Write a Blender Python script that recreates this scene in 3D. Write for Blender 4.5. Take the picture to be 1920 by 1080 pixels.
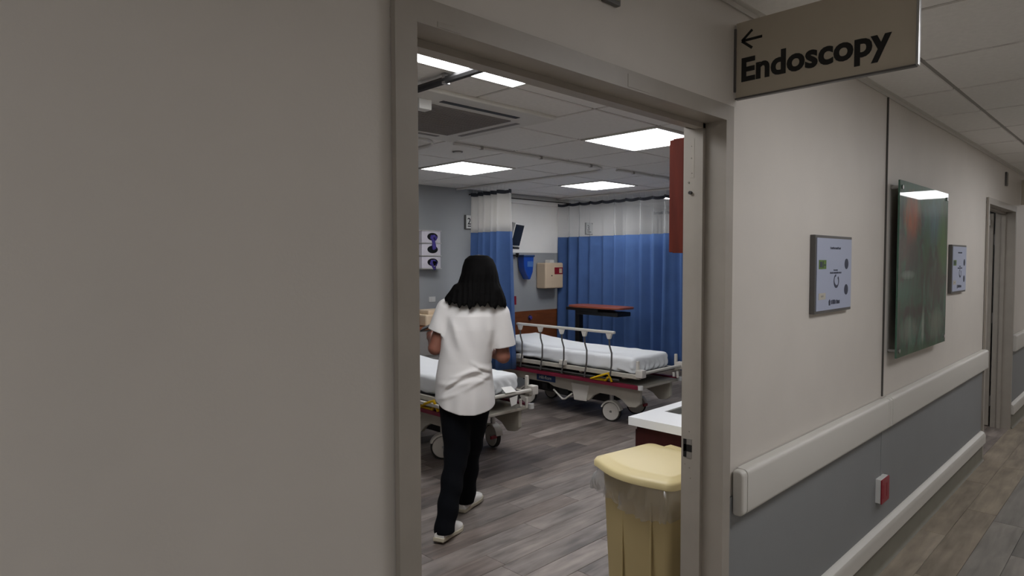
import bpy, bmesh, math, random
import numpy as np
from mathutils import Vector, Matrix

for o in list(bpy.data.objects):
    bpy.data.objects.remove(o)
scn = bpy.context.scene
COL = scn.collection
R = math.radians
rnd = random.Random(7)

# ------------------------------------------------------------------ camera, world, exposure
CAM_H, CAM_D = 1.6, 1.02
cam_d = bpy.data.cameras.new('camera')
cam = bpy.data.objects.new('camera', cam_d)
COL.objects.link(cam)
cam_d.sensor_width = 36.0
cam_d.lens = 1210.66 / 1920 * 36.0
cam_d.clip_start = 0.02
yaw, pit, rol = R(45.42), R(2.328), R(-0.138)
F0 = Vector((math.cos(yaw), math.sin(yaw), 0)); R0 = Vector((math.sin(yaw), -math.cos(yaw), 0)); U0 = Vector((0, 0, 1))
F = math.cos(pit) * F0 - math.sin(pit) * U0
U = math.cos(pit) * U0 + math.sin(pit) * F0
RR = math.cos(rol) * R0 + math.sin(rol) * U
UU = -math.sin(rol) * R0 + math.cos(rol) * U
cam.matrix_world = Matrix(((RR.x, UU.x, -F.x, 0), (RR.y, UU.y, -F.y, -CAM_D), (RR.z, UU.z, -F.z, CAM_H), (0, 0, 0, 1)))
scn.camera = cam

world = bpy.data.worlds.new('world'); scn.world = world
world.use_nodes = True
world.node_tree.nodes['Background'].inputs[0].default_value = (0.02, 0.02, 0.02, 1)
world.node_tree.nodes['Background'].inputs[1].default_value = 0.3
vs = scn.view_settings
vs.view_transform = 'Standard'; vs.look = 'None'; vs.gamma = 1.0; vs.exposure = 0.0
vs.use_curve_mapping = False

ROOM_LIGHT = 13.0        # radiance of the ceiling panels in the ward
HALL_LIGHT = 7.8        # radiance of the ceiling panels in the corridor

# ------------------------------------------------------------------ helpers
def lin(c):
    if isinstance(c, str):
        c = [int(c[i:i + 2], 16) / 255 for i in (0, 2, 4)]
    else:
        c = [v / 255 for v in c]
    return tuple(((v + .055) / 1.055) ** 2.4 if v > .04045 else v / 12.92 for v in c) + (1.0,)

MATS = {}
def mat(name, col, rough=.6, metal=0, var=0.0, scale=8.0, bump=0.0, bscale=60.0, coat=0, spec=.5, stretch=(1, 1, 1), emit=None, estr=0, sheen=0, detail=4):
    m = bpy.data.materials.new(name); m.use_nodes = True
    nt = m.node_tree; b = nt.nodes['Principled BSDF']
    c = lin(col)
    b.inputs['Base Color'].default_value = c
    b.inputs['Roughness'].default_value = rough
    b.inputs['Metallic'].default_value = metal
    b.inputs['Specular IOR Level'].default_value = spec
    b.inputs['Coat Weight'].default_value = coat
    b.inputs['Sheen Weight'].default_value = sheen
    if emit:
        b.inputs['Emission Color'].default_value = lin(emit); b.inputs['Emission Strength'].default_value = estr
    if var or bump:
        tc = nt.nodes.new('ShaderNodeTexCoord'); mp = nt.nodes.new('ShaderNodeMapping')
        mp.inputs['Scale'].default_value = stretch
        nt.links.new(tc.outputs['Object'], mp.inputs['Vector'])
    if var:
        n = nt.nodes.new('ShaderNodeTexNoise'); n.inputs['Scale'].default_value = scale; n.inputs['Detail'].default_value = detail
        nt.links.new(mp.outputs[0], n.inputs['Vector'])
        r = nt.nodes.new('ShaderNodeValToRGB')
        r.color_ramp.elements[0].position = .3; r.color_ramp.elements[1].position = .7
        r.color_ramp.elements[0].color = tuple(v * (1 - var) for v in c[:3]) + (1,)
        r.color_ramp.elements[1].color = tuple(min(1, v * (1 + var)) for v in c[:3]) + (1,)
        nt.links.new(n.outputs['Fac'], r.inputs[0]); nt.links.new(r.outputs[0], b.inputs['Base Color'])
    if bump:
        n2 = nt.nodes.new('ShaderNodeTexNoise'); n2.inputs['Scale'].default_value = bscale; n2.inputs['Detail'].default_value = 3
        nt.links.new(mp.outputs[0], n2.inputs['Vector'])
        bp = nt.nodes.new('ShaderNodeBump'); bp.inputs['Strength'].default_value = bump; bp.inputs['Distance'].default_value = .01
        nt.links.new(n2.outputs['Fac'], bp.inputs['Height']); nt.links.new(bp.outputs[0], b.inputs['Normal'])
    MATS[name] = m
    return m

def plank_mat(name, cols, grain=.35):
    m = bpy.data.materials.new(name); m.use_nodes = True
    nt = m.node_tree; b = nt.nodes['Principled BSDF']; N = nt.nodes.new; L = nt.links.new
    oi = N('ShaderNodeObjectInfo'); tc = N('ShaderNodeTexCoord')
    ramp = N('ShaderNodeValToRGB'); ramp.color_ramp.interpolation = 'LINEAR'
    els = ramp.color_ramp.elements
    els[0].color = lin(cols[0]); els[1].color = lin(cols[-1])
    for i, c in enumerate(cols[1:-1]):
        e = els.new((i + 1) / (len(cols) - 1)); e.color = lin(c)
    L(oi.outputs['Random'], ramp.inputs[0])
    mul = N('ShaderNodeVectorMath'); mul.operation = 'SCALE'; mul.inputs[0].default_value = (13.0, 7.0, 3.0)
    m100 = N('ShaderNodeMath'); m100.operation = 'MULTIPLY'; m100.inputs[1].default_value = 9.0
    L(oi.outputs['Random'], m100.inputs[0]); L(m100.outputs[0], mul.inputs['Scale'])
    add = N('ShaderNodeVectorMath'); add.operation = 'ADD'; L(tc.outputs['Object'], add.inputs[0]); L(mul.outputs[0], add.inputs[1])
    mp = N('ShaderNodeMapping'); mp.inputs['Scale'].default_value = (1.6, 13.0, 1.0); L(add.outputs[0], mp.inputs[0])
    n1 = N('ShaderNodeTexNoise'); n1.inputs['Scale'].default_value = 1.7; n1.inputs['Detail'].default_value = 6; n1.inputs['Distortion'].default_value = .6
    L(mp.outputs[0], n1.inputs['Vector'])
    mp2 = N('ShaderNodeMapping'); mp2.inputs['Scale'].default_value = (2.2, 5.0, 1.0); L(add.outputs[0], mp2.inputs[0])
    n2 = N('ShaderNodeTexNoise'); n2.inputs['Scale'].default_value = 1.5; n2.inputs['Detail'].default_value = 3
    L(mp2.outputs[0], n2.inputs['Vector'])
    av = N('ShaderNodeMath'); av.operation = 'ADD'; L(n1.outputs['Fac'], av.inputs[0]); L(n2.outputs['Fac'], av.inputs[1])
    mr = N('ShaderNodeMapRange'); mr.inputs[1].default_value = .7; mr.inputs[2].default_value = 1.3; mr.inputs[3].default_value = 1 - grain; mr.inputs[4].default_value = 1 + grain
    L(av.outputs[0], mr.inputs[0])
    mx = N('ShaderNodeVectorMath'); mx.operation = 'SCALE'; L(ramp.outputs[0], mx.inputs[0]); L(mr.outputs[0], mx.inputs['Scale'])
    L(mx.outputs[0], b.inputs['Base Color'])
    b.inputs['Roughness'].default_value = .42; b.inputs['Specular IOR Level'].default_value = .4
    bp = N('ShaderNodeBump'); bp.inputs['Strength'].default_value = .12; bp.inputs['Distance'].default_value = .004
    L(n1.outputs['Fac'], bp.inputs['Height']); L(bp.outputs[0], b.inputs['Normal'])
    MATS[name] = m
    return m

def emit_mat(name, col, strength):
    m = bpy.data.materials.new(name); m.use_nodes = True
    nt = m.node_tree; b = nt.nodes['Principled BSDF']
    b.inputs['Base Color'].default_value = (.8, .8, .8, 1); b.inputs['Roughness'].default_value = .5
    b.inputs['Emission Color'].default_value = lin(col); b.inputs['Emission Strength'].default_value = strength
    MATS[name] = m; return m

def mesh_mat(name, col, alpha, transl=.35):
    m = bpy.data.materials.new(name); m.use_nodes = True
    nt = m.node_tree; nt.nodes.clear(); N = nt.nodes.new; L = nt.links.new
    o = N('ShaderNodeOutputMaterial'); d = N('ShaderNodeBsdfDiffuse'); t = N('ShaderNodeBsdfTranslucent'); tr = N('ShaderNodeBsdfTransparent')
    d.inputs[0].default_value = lin(col); t.inputs[0].default_value = lin(col)
    a = N('ShaderNodeMixShader'); a.inputs[0].default_value = transl; L(d.outputs[0], a.inputs[1]); L(t.outputs[0], a.inputs[2])
    x = N('ShaderNodeMixShader'); x.inputs[0].default_value = alpha; L(tr.outputs[0], x.inputs[1]); L(a.outputs[0], x.inputs[2])
    L(x.outputs[0], o.inputs[0]); MATS[name] = m; return m

class MB:
    def __init__(s): s.v = []; s.f = []
    def add(s, vs, fs):
        o = len(s.v); s.v += [tuple(p) for p in vs]; s.f += [tuple(i + o for i in f) for f in fs]; return s
    def box(s, x0, x1, y0, y1, z0, z1):
        return s.add([(x0, y0, z0), (x1, y0, z0), (x1, y1, z0), (x0, y1, z0), (x0, y0, z1), (x1, y0, z1), (x1, y1, z1), (x0, y1, z1)],
                     [(0, 3, 2, 1), (4, 5, 6, 7), (0, 1, 5, 4), (1, 2, 6, 5), (2, 3, 7, 6), (3, 0, 4, 7)])
    def cyl(s, a, b, r0, r1=None, n=14, cap=True):
        r1 = r0 if r1 is None else r1
        a, b = Vector(a), Vector(b); d = (b - a).normalized()
        u = d.orthogonal().normalized(); w = d.cross(u)
        vs = []
        for p, r in ((a, r0), (b, r1)):
            vs += [p + (u * math.cos(2 * math.pi * i / n) + w * math.sin(2 * math.pi * i / n)) * r for i in range(n)]
        fs = [(i, (i + 1) % n, n + (i + 1) % n, n + i) for i in range(n)]
        if cap: fs += [tuple(range(n - 1, -1, -1)), tuple(range(n, 2 * n))]
        return s.add(vs, fs)
    def tube(s, pts, r, n=10):
        pts = [Vector(p) for p in pts]; vs = []; u = None
        for i, p in enumerate(pts):
            d = ((pts[min(i + 1, len(pts) - 1)] - p).normalized() + (p - pts[max(i - 1, 0)]).normalized()).normalized()
            if u is None: u = d.orthogonal().normalized()
            u = (u - d * u.dot(d)).normalized(); w = d.cross(u)
            vs += [p + (u * math.cos(2 * math.pi * k / n) + w * math.sin(2 * math.pi * k / n)) * r for k in range(n)]
        fs = []
        for i in range(len(pts) - 1):
            for k in range(n):
                fs.append((i * n + k, i * n + (k + 1) % n, (i + 1) * n + (k + 1) % n, (i + 1) * n + k))
        m = (len(pts) - 1) * n
        fs += [tuple(range(n - 1, -1, -1)), tuple(range(m, m + n))]
        return s.add(vs, fs)
    def prism(s, poly, axis, a, b):
        # poly: 2D points; axis 'x': (y,z), 'y': (x,z), 'z': (x,y)
        def P(p, t): return {'x': (t, p[0], p[1]), 'y': (p[0], t, p[1]), 'z': (p[0], p[1], t)}[axis]
        n = len(poly)
        vs = [P(p, a) for p in poly] + [P(p, b) for p in poly]
        fs = [(i, (i + 1) % n, n + (i + 1) % n, n + i) for i in range(n)] + [tuple(range(n - 1, -1, -1)), tuple(range(n, 2 * n))]
        return s.add(vs, fs)
    def build(s, name, m, parent=None, bevel=0, seg=2, smooth=True, angle=40):
        me = bpy.data.meshes.new(name)
        bm = bmesh.new()
        bv = [bm.verts.new(v) for v in s.v]
        for f in s.f:
            try: bm.faces.new([bv[i] for i in f])
            except ValueError: pass
        bmesh.ops.recalc_face_normals(bm, faces=bm.faces)
        if bevel:
            es = [e for e in bm.edges if len(e.link_faces) == 2 and e.calc_face_angle(0) > R(30)]
            bmesh.ops.bevel(bm, geom=es, offset=bevel, segments=seg, affect='EDGES', profile=.5, clamp_overlap=True)
        bm.to_mesh(me); bm.free()
        o = link(name, me, m, parent, smooth, angle)
        if bevel and smooth:
            wn = o.modifiers.new('weighted_normal', 'WEIGHTED_NORMAL'); wn.keep_sharp = True; wn.weight = 80
        return o

def link(name, me, m, parent=None, smooth=True, angle=40):
    me.materials.clear()
    if m is not None: me.materials.append(MATS[m] if isinstance(m, str) else m)
    if smooth:
        me.polygons.foreach_set('use_smooth', [True] * len(me.polygons))
        if angle: me.set_sharp_from_angle(angle=R(angle))
    o = bpy.data.objects.new(name, me); COL.objects.link(o)
    if parent is not None: o.parent = parent
    return o

def tag(o, label=None, cat=None, group=None, kind=None):
    if label: o['label'] = label
    if cat: o['category'] = cat
    if group: o['group'] = group
    if kind: o['kind'] = kind
    return o
def thing(name, label, cat, loc=(0, 0, 0), rz=0, group=None):
    o = bpy.data.objects.new(name, None); COL.objects.link(o); o.empty_display_size = .1
    o.location = loc; o.rotation_euler = (0, 0, rz)
    return tag(o, label, cat, group)
def struct(o, label=None, cat=None): return tag(o, label, cat, kind='structure')
def box(name, m, dims, parent=None, bevel=0, seg=2): return MB().box(*dims).build(name, m, parent, bevel, seg)
def copy_tree(o, parent=None):
    c = o.copy(); COL.objects.link(c)
    if parent is not None: c.parent = parent
    for ch in list(o.children): copy_tree(ch, c)
    return c

def text_mesh(txt, size, bold=0.0, depth=.0015, align='LEFT', space=1.0):
    cu = bpy.data.curves.new('lettering', 'FONT'); cu.body = txt; cu.size = size; cu.offset = bold; cu.extrude = depth; cu.align_x = align
    cu.space_character = space; cu.resolution_u = 4
    o = bpy.data.objects.new('lettering', cu); COL.objects.link(o)
    bpy.context.view_layer.update()
    me = bpy.data.meshes.new_from_object(o.evaluated_get(bpy.context.evaluated_depsgraph_get()))
    bpy.data.objects.remove(o); return me
def text_obj(name, txt, size, m, parent, mx, **k):
    me = text_mesh(txt, size, **k); me.transform(mx)
    return link(name, me, m, parent, smooth=False)
def frame_mx(origin, right, up):
    r = Vector(right).normalized(); u = Vector(up).normalized(); n = r.cross(u)
    return Matrix(((r.x, u.x, n.x, origin[0]), (r.y, u.y, n.y, origin[1]), (r.z, u.z, n.z, origin[2]), (0, 0, 0, 1)))

# --- signed distance helpers, surfaced with naive surface nets
def rc(P, a, b, ra, rb):
    a = np.array(a, np.float32); b = np.array(b, np.float32); d = b - a; L2 = float(d @ d)
    px, py, pz = P[0] - a[0], P[1] - a[1], P[2] - a[2]
    t = np.clip((px * d[0] + py * d[1] + pz * d[2]) / L2, 0, 1)
    return np.sqrt((px - t * d[0]) ** 2 + (py - t * d[1]) ** 2 + (pz - t * d[2]) ** 2) - (ra + (rb - ra) * t)
def el(P, c, r):
    q = [(P[i] - c[i]) / r[i] for i in range(3)]
    k0 = np.sqrt(q[0] ** 2 + q[1] ** 2 + q[2] ** 2)
    k1 = np.sqrt(sum((q[i] / r[i]) ** 2 for i in range(3))) + 1e-6
    return k0 * (k0 - 1) / k1
def smin(a, b, k):
    h = np.clip(.5 + .5 * (b - a) / k, 0, 1)
    return b + (a - b) * h - k * h * (1 - h)
def grid(lo, hi, h):
    ax = [np.arange(lo[i], hi[i] + h, h, dtype=np.float32) for i in range(3)]
    return np.meshgrid(*ax, indexing='ij')
def surfnet(f, lo, h, name):
    ins = f < 0
    nx, ny, nz = f.shape
    cs = [ins[i:nx - 1 + i, j:ny - 1 + j, k:nz - 1 + k] for i in (0, 1) for j in (0, 1) for k in (0, 1)]
    cnt = sum(c.astype(np.int8) for c in cs)
    mask = (cnt > 0) & (cnt < 8)
    idx = np.full(mask.shape, -1, np.int32); I, J, K = np.nonzero(mask); idx[I, J, K] = np.arange(len(I))
    acc = np.zeros((len(I), 3), np.float32); num = np.zeros(len(I), np.float32)
    cor = [(i, j, k) for i in (0, 1) for j in (0, 1) for k in (0, 1)]
    vals = {c: f[I + c[0], J + c[1], K + c[2]] for c in cor}
    for a in cor:
        for axis in range(3):
            if a[axis]: continue
            b = list(a); b[axis] = 1; b = tuple(b)
            va, vb = vals[a], vals[b]; cr = (va < 0) != (vb < 0)
            t = np.where(cr, va / np.where(cr, va - vb, 1), 0)
            p = np.tile(np.array(a, np.float32), (len(I), 1)); p[:, axis] += t
            acc += p * cr[:, None]; num += cr
    V = (acc / num[:, None] + np.stack([I, J, K], 1)) * h + np.array(lo, np.float32)
    quads = []
    for axis in range(3):
        sl0 = [slice(1, -1)] * 3; sl1 = [slice(1, -1)] * 3
        n = f.shape[axis]
        sl0[axis] = slice(0, n - 1); sl1[axis] = slice(1, n)
        a = ins[tuple(sl0)]; b = ins[tuple(sl1)]
        for flip, mk in ((False, a & ~b), (True, ~a & b)):
            E = np.stack(np.nonzero(mk), 1)
            if not len(E): continue
            o = np.ones(3, int); o[axis] = 0; E = E + o
            u, w = [(1, 2), (2, 0), (0, 1)][axis]
            q = []
            for du, dw in ((-1, -1), (0, -1), (0, 0), (-1, 0)):
                e = E.copy(); e[:, u] += du; e[:, w] += dw
                q.append(idx[e[:, 0], e[:, 1], e[:, 2]])
            q = np.stack(q, 1)
            quads.append(q[:, ::-1] if flip else q)
    Q = np.concatenate(quads); Q = Q[(Q >= 0).all(1)]
    me = bpy.data.meshes.new(name)
    me.vertices.add(len(V)); me.vertices.foreach_set('co', V.ravel())
    me.loops.add(Q.size); me.loops.foreach_set('vertex_index', Q.ravel().astype(np.int32))
    me.polygons.add(len(Q)); me.polygons.foreach_set('loop_start', np.arange(0, Q.size, 4, dtype=np.int32))
    me.update(); me.validate()
    return me

# ------------------------------------------------------------------ materials
mat('hall_paint', 'D0CAC2', .55, var=.03, scale=3, bump=.03, bscale=180)
mat('hall_grey', '868889', .6, var=.02, scale=4, bump=.03, bscale=200)
mat('ward_grey', 'A0A3A5', .6, var=.02, scale=3, bump=.03, bscale=180)
mat('ward_white', 'F6F4EF', .55, var=.02, scale=3)
mat('frame_paint', 'A29B91', .42, var=.05, scale=9, bump=.05, bscale=40)
mat('rail_vinyl', 'CFCCC5', .42, bump=.04, bscale=300)
mat('base_grey', '7A776C', .6, var=.05)
mat('tile', 'EFEDE9', .9, var=.03, scale=40, bump=.25, bscale=260)
mat('grid_metal', '98958F', .6)
mat('track_grey', 'E2E0DC', .5)
mat('grid_dark', '4A4844', .8)
mat('white_metal', 'DCDAD4', .5)
mat('dark_metal', '2B2A2A', .5, metal=.3)
mat('steel', 'B9B9B8', .3, metal=1.0)
mat('black', '0B0B0C', .5)
mat('beige_plastic', 'CFC5B2', .5, var=.03)
mat('sharps_plastic', 'D9C3A6', .5)
mat('bin_plastic', 'B3A174', .5, var=.04, scale=3)
mat('bin_lid', 'CBBB8C', .45, var=.03, scale=3)
mat('bed_beige', 'BDB7AA', .5, var=.05)
mat('bed_cream', 'D8D3CA', .45)
mat('bed_red', '7E2238', .4, var=.1)
mat('bed_blue', '24406E', .4)
mat('yellow', 'E0B400', .5)
mat('rubber', '26251F', .7)
mat('sheet', 'F3F5F7', .8, bump=.08, bscale=30, sheen=.2)
mat('curtain_blue', '426093', .85, var=.1, scale=5, bump=.1, bscale=400)
mat('curtain_band', '20232C', .8)
mat('mahogany', '48190F', .75, var=.25, scale=5, stretch=(6, 6, .7), spec=.15)
mat('dark_cabinet', '3A1614', .6, var=.2, scale=5, stretch=(6, 6, .7), spec=.25)
mat('orange_wood', '7C4526', .45, var=.2, scale=5, stretch=(.7, 6, 6))
mat('table_wood', '8A4630', .4, var=.2, scale=6, stretch=(5, .8, 5))
mat('counter_white', 'DFE0E1', .3)
mat('sink_grey', '9A9A98', .3, metal=.6)
mat('sign_tan', 'C2B9A8', .45, var=.02)
mat('ink', '0A0908', .5)
mat('poster', 'A8AFC4', .5)
mat('poster_green', '5E7A38', .6)
mat('poster_dark', '33384A', .6)
mat('poster_paper', 'B9B4A8', .6)
mat('frame_grey', '62605E', .4, metal=.3)
mat('outlet_red', '8E1F2C', .4)
mat('plate_white', 'D9D9D6', .4)
mat('glove_white', 'D7D2DA', .6, var=.05, scale=20)
mat('glove_purple', '4B3F93', .7)
mat('blue_plastic', '1F4CA8', .3, coat=.3)
mat('blue_light', '5078B8', .3)
mat('screen_black', '121517', .2)
mat('grille_grey', '8A8683', .7)
mat('skin', '8A5A4A', .5, var=.06, scale=20)
mat('hair', '040303', .8, var=.3, scale=30, stretch=(6, 6, .4), spec=.12)
mat('shirt', 'E4E1DF', .85, bump=.06, bscale=300, sheen=.2)
mat('trousers', '07090F', .95, spec=.2, bump=.1, bscale=300)
mat('shoe', 'EAE7E2', .6)
mat('shoe_sole', 'C6BDA8', .7)
mat('column_paint', 'E3E1DC', .55)
mat('paper', 'EDEBE6', .7)
plank_mat('plank_ward', ['635B58', '8E847E', '756C67', '9A8F88', '7E726B', '6F6662'], .46)
plank_mat('plank_hall_light', ['998E81', '9D917F', '867B6D', '968A7A'], .34)
plank_mat('plank_hall_dark', ['837E78', '8F8982', '7A7671', '98928A'], .28)
emit_mat('lamp_ward', 'FBFCFF', ROOM_LIGHT)
emit_mat('lamp_hall', 'F7F7FA', HALL_LIGHT)
mesh_mat('mesh_dense', 'F0EEEA', .6)
mesh_mat('mesh_open', 'E0E0E0', .2)
def bag_mat():
    m = bpy.data.materials.new('clear_bag'); m.use_nodes = True
    nt = m.node_tree; nt.nodes.clear(); N = nt.nodes.new; L = nt.links.new
    o = N('ShaderNodeOutputMaterial'); tr = N('ShaderNodeBsdfTransparent'); tr.inputs[0].default_value = (.95, .95, .95, 1)
    d = N('ShaderNodeBsdfTranslucent'); d.inputs[0].default_value = (.75, .75, .75, 1)
    df = N('ShaderNodeBsdfDiffuse'); df.inputs[0].default_value = (.75, .75, .75, 1)
    g = N('ShaderNodeBsdfGlossy'); g.inputs[0].default_value = (.9, .9, .9, 1); g.inputs[1].default_value = .18
    a = N('ShaderNodeMixShader'); a.inputs[0].default_value = .5; L(d.outputs[0], a.inputs[1]); L(df.outputs[0], a.inputs[2])
    b2 = N('ShaderNodeMixShader'); b2.inputs[0].default_value = .35; L(a.outputs[0], b2.inputs[1]); L(g.outputs[0], b2.inputs[2])
    x = N('ShaderNodeMixShader'); x.inputs[0].default_value = .36; L(tr.outputs[0], x.inputs[1]); L(b2.outputs[0], x.inputs[2])
    L(x.outputs[0], o.inputs[0]); MATS['clear_bag'] = m
bag_mat()
def art_mat():
    m = bpy.data.materials.new('art_print'); m.use_nodes = True
    nt = m.node_tree; b = nt.nodes['Principled BSDF']; N = nt.nodes.new; L = nt.links.new
    tc = N('ShaderNodeTexCoord'); sp = N('ShaderNodeSeparateXYZ'); L(tc.outputs['Object'], sp.inputs[0])   # local x 0..1.08, z 0..0.97
    n = N('ShaderNodeTexNoise'); n.inputs['Scale'].default_value = 4.5; n.inputs['Detail'].default_value = 3; n.inputs['Distortion'].default_value = .8
    mp = N('ShaderNodeMapping'); mp.inputs['Scale'].default_value = (1.5, 1, .8); L(tc.outputs['Object'], mp.inputs[0]); L(mp.outputs[0], n.inputs['Vector'])
    r1 = N('ShaderNodeValToRGB'); e = r1.color_ramp.elements
    e[0].position = .3; e[0].color = lin('1C2C26'); e[1].position = .75; e[1].color = lin('5E766A')
    for p, c in ((.42, '24503E'), (.52, '33332F'), (.62, '2C5E4C')):
        x = e.new(p); x.color = lin(c)
    L(n.outputs['Fac'], r1.inputs[0])
    n3 = N('ShaderNodeTexNoise'); n3.inputs['Scale'].default_value = 7.0; n3.inputs['Detail'].default_value = 5; n3.inputs['Distortion'].default_value = 1.6
    mp3 = N('ShaderNodeMapping'); mp3.inputs['Scale'].default_value = (1.8, 1, .55); L(tc.outputs['Object'], mp3.inputs[0]); L(mp3.outputs[0], n3.inputs['Vector'])
    def blob(cx, cz, rx, rz, col, prev, amt=1.0):
        a = N('ShaderNodeMath'); a.operation = 'SUBTRACT'; a.inputs[1].default_value = cx; L(sp.outputs['X'], a.inputs[0])
        a2 = N('ShaderNodeMath'); a2.operation = 'DIVIDE'; a2.inputs[1].default_value = rx; L(a.outputs[0], a2.inputs[0])
        c_ = N('ShaderNodeMath'); c_.operation = 'SUBTRACT'; c_.inputs[1].default_value = cz; L(sp.outputs['Z'], c_.inputs[0])
        c2 = N('ShaderNodeMath'); c2.operation = 'DIVIDE'; c2.inputs[1].default_value = rz; L(c_.outputs[0], c2.inputs[0])
        a3 = N('ShaderNodeMath'); a3.operation = 'POWER'; a3.inputs[1].default_value = 2; L(a2.outputs[0], a3.inputs[0])
        c3 = N('ShaderNodeMath'); c3.operation = 'POWER'; c3.inputs[1].default_value = 2; L(c2.outputs[0], c3.inputs[0])
        s = N('ShaderNodeMath'); s.operation = 'ADD'; L(a3.outputs[0], s.inputs[0]); L(c3.outputs[0], s.inputs[1])
        k = N('ShaderNodeMath'); k.operation = 'MULTIPLY_ADD'; L(n3.outputs['Fac'], k.inputs[0]); k.inputs[1].default_value = 1.7; L(s.outputs[0], k.inputs[2])
        mr = N('ShaderNodeMapRange'); mr.inputs[1].default_value = .55; mr.inputs[2].default_value = 1.9; mr.inputs[3].default_value = amt; mr.inputs[4].default_value = 0
        mr.clamp = True; L(k.outputs[0], mr.inputs[0])
        mx = N('ShaderNodeMix'); mx.data_type = 'RGBA'; mx.inputs['B'].default_value = lin(col)
        L(mr.outputs[0], mx.inputs['Factor']); L(prev, mx.inputs['A']); return mx.outputs['Result']
    c = r1.outputs[0]
    c = blob(.55, .90, .9, .16, '3F7460', c, .95)
    c = blob(.70, .74, .30, .16, '55808A', c, .8)
    c = blob(.24, .74, .20, .15, 'B4521F', c, 1.0)
    c = blob(.20, .58, .22, .10, '54302C', c, .8)
    c = blob(.92, .62, .16, .24, '47762A', c, .95)
    c = blob(.55, .60, .10, .22, '2C5E3C', c, .9)
    c = blob(.72, .40, .26, .20, '2E2622', c, 1.0)
    c = blob(.28, .52, .16, .10, '1E2422', c, .9)
    c = blob(.18, .43, .14, .025, '8FA09A', c, .5)
    c = blob(.12, .34, .30, .06, '1F5A48', c, .9)
    c = blob(.30, .23, .34, .04, '2A1F1E', c, 1.0)
    c = blob(.22, .13, .20, .08, '7C8A7C', c, .7)
    c = blob(.80, .13, .22, .10, '74806F', c, .7)
    c = blob(.50, .12, .03, .14, 'A8ADA4', c, .7)
    c = blob(.5, .0, .9, .05, '1F5238', c, .95)
    L(c, b.inputs['Base Color'])
    b.inputs['Roughness'].default_value = .35; b.inputs['Coat Weight'].default_value = 1.0; b.inputs['Coat Roughness'].default_value = .02; b.inputs['Coat IOR'].default_value = 1.18; b.inputs['Specular IOR Level'].default_value = .1
    MATS['art_print'] = m
art_mat()
mat('glass_edge', '2E5A48', .1, coat=1)

# ------------------------------------------------------------------ room shell
ZC = 2.45           # ceiling height
WT = .14            # corridor wall thickness
YB = 4.78           # ward back wall
DX0, DX1, DH = .742, 1.961, 2.053       # main doorway
EX0, EX1 = 6.345, 7.60                  # second doorway
FW = .05                                # frame face width
w = MB()
for x0, x1, z0, z1 in ((-4, DX0 - .02, 0, 2.7), (DX0 - .02, DX1 + .02, DH + .02, 2.7), (DX1 + .02, EX0 - .02, 0, 2.7), (EX0 - .02, EX1 + .02, DH + .02, 2.7), (EX1 + .02, 15, 0, 2.7)):
    w.box(x0, x1, .003, WT - .006, z0, z1)
struct(w.build('wall_corridor', 'hall_paint', smooth=False))
wa = MB()
for x0, x1 in ((-4, DX0 - .055), (DX1 + .055, EX0 - .05), (EX1 + .05, 15)):
    wa.box(x0, x1, -.001, .003, 0.0, .80)
struct(wa.build('wall_wainscot', 'hall_grey', smooth=False))
struct(box('wall_back', 'ward_grey', (-1, 10.5, YB, YB + .12, 0, 2.7)))
struct(box('wall_back_upper', 'ward_white', (5.25, 10.5, YB - .004, YB, 1.716, 2.45)))
struct(box('wall_left', 'ward_grey', (-1.1, -1, WT, YB + .1, 0, 2.7)))
struct(box('wall_right', 'ward_grey', (10.5, 10.6, WT, YB + .1, 0, 2.7)))
struct(MB().box(5.0, 10.5, 1.75, 1.85, 0, 2.7).box(5.0, 5.1, WT - .006, 1.75, 0, 2.7).build('wall_light_block', 'ward_grey', smooth=False))  # unseen walls added to keep ward light from leaking through the second doorway
struct(box('wall_opposite', 'hall_paint', (-4, 15, -2.54, -2.44, 0, 2.7)))
struct(box('wall_end', 'hall_paint', (15, 15.1, -2.54, .14, 0, 2.7)))
struct(box('wall_start', 'hall_paint', (-4.1, -4, -2.54, .14, 0, 2.7)))
struct(box('wall_pillar', 'column_paint', (7.9, 8.7, YB - .12, YB, 0, 2.45)))

# ceilings with single tiles
def ceiling(name, xs, ys, x0, x1, y0, y1, skip):
    root = struct(box(name, 'grid_dark', (x0, x1, y0, y1, ZC + .03, ZC + .06)))
    bars = MB()
    for x in xs: bars.box(x - .011, x + .011, y0, y1, ZC + .006, ZC + .03)
    for y in ys: bars.box(x0, x1, y - .011, y + .011, ZC + .0061, ZC + .0301)
    bars.build('ceiling_grid', 'grid_metal', root, smooth=False)
    X = [x0] + [x for x in xs if x0 < x < x1] + [x1]; Y = [y0] + [y for y in ys if y0 < y < y1] + [y1]
    cache = {}
    for i in range(len(X) - 1):
        for j in range(len(Y) - 1):
            if skip((X[i] + X[i + 1]) / 2, (Y[j] + Y[j + 1]) / 2): continue
            wx, wy = round(X[i + 1] - X[i], 4), round(Y[j + 1] - Y[j], 4)
            if wx < .03 or wy < .03: continue
            if (wx, wy) not in cache:
                b = MB(); hx, hy = wx / 2 - .008, wy / 2 - .008; hx2, hy2 = hx - .004, hy - .004
                b.add([(-hx, -hy, .012), (hx, -hy, .012), (hx, hy, .012), (-hx, hy, .012), (-hx2, -hy2, 0), (hx2, -hy2, 0), (hx2, hy2, 0), (-hx2, hy2, 0)],
                      [(4, 7, 6, 5), (0, 4, 5, 1), (1, 5, 6, 2), (2, 6, 7, 3), (3, 7, 4, 0)])
                o = b.build('ceiling_tile', 'tile', root, smooth=False); cache[(wx, wy)] = o
            else:
                o = cache[(wx, wy)].copy(); COL.objects.link(o); o.parent = root
            o.location = ((X[i] + X[i + 1]) / 2, (Y[j] + Y[j + 1]) / 2, ZC)
    return root
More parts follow.
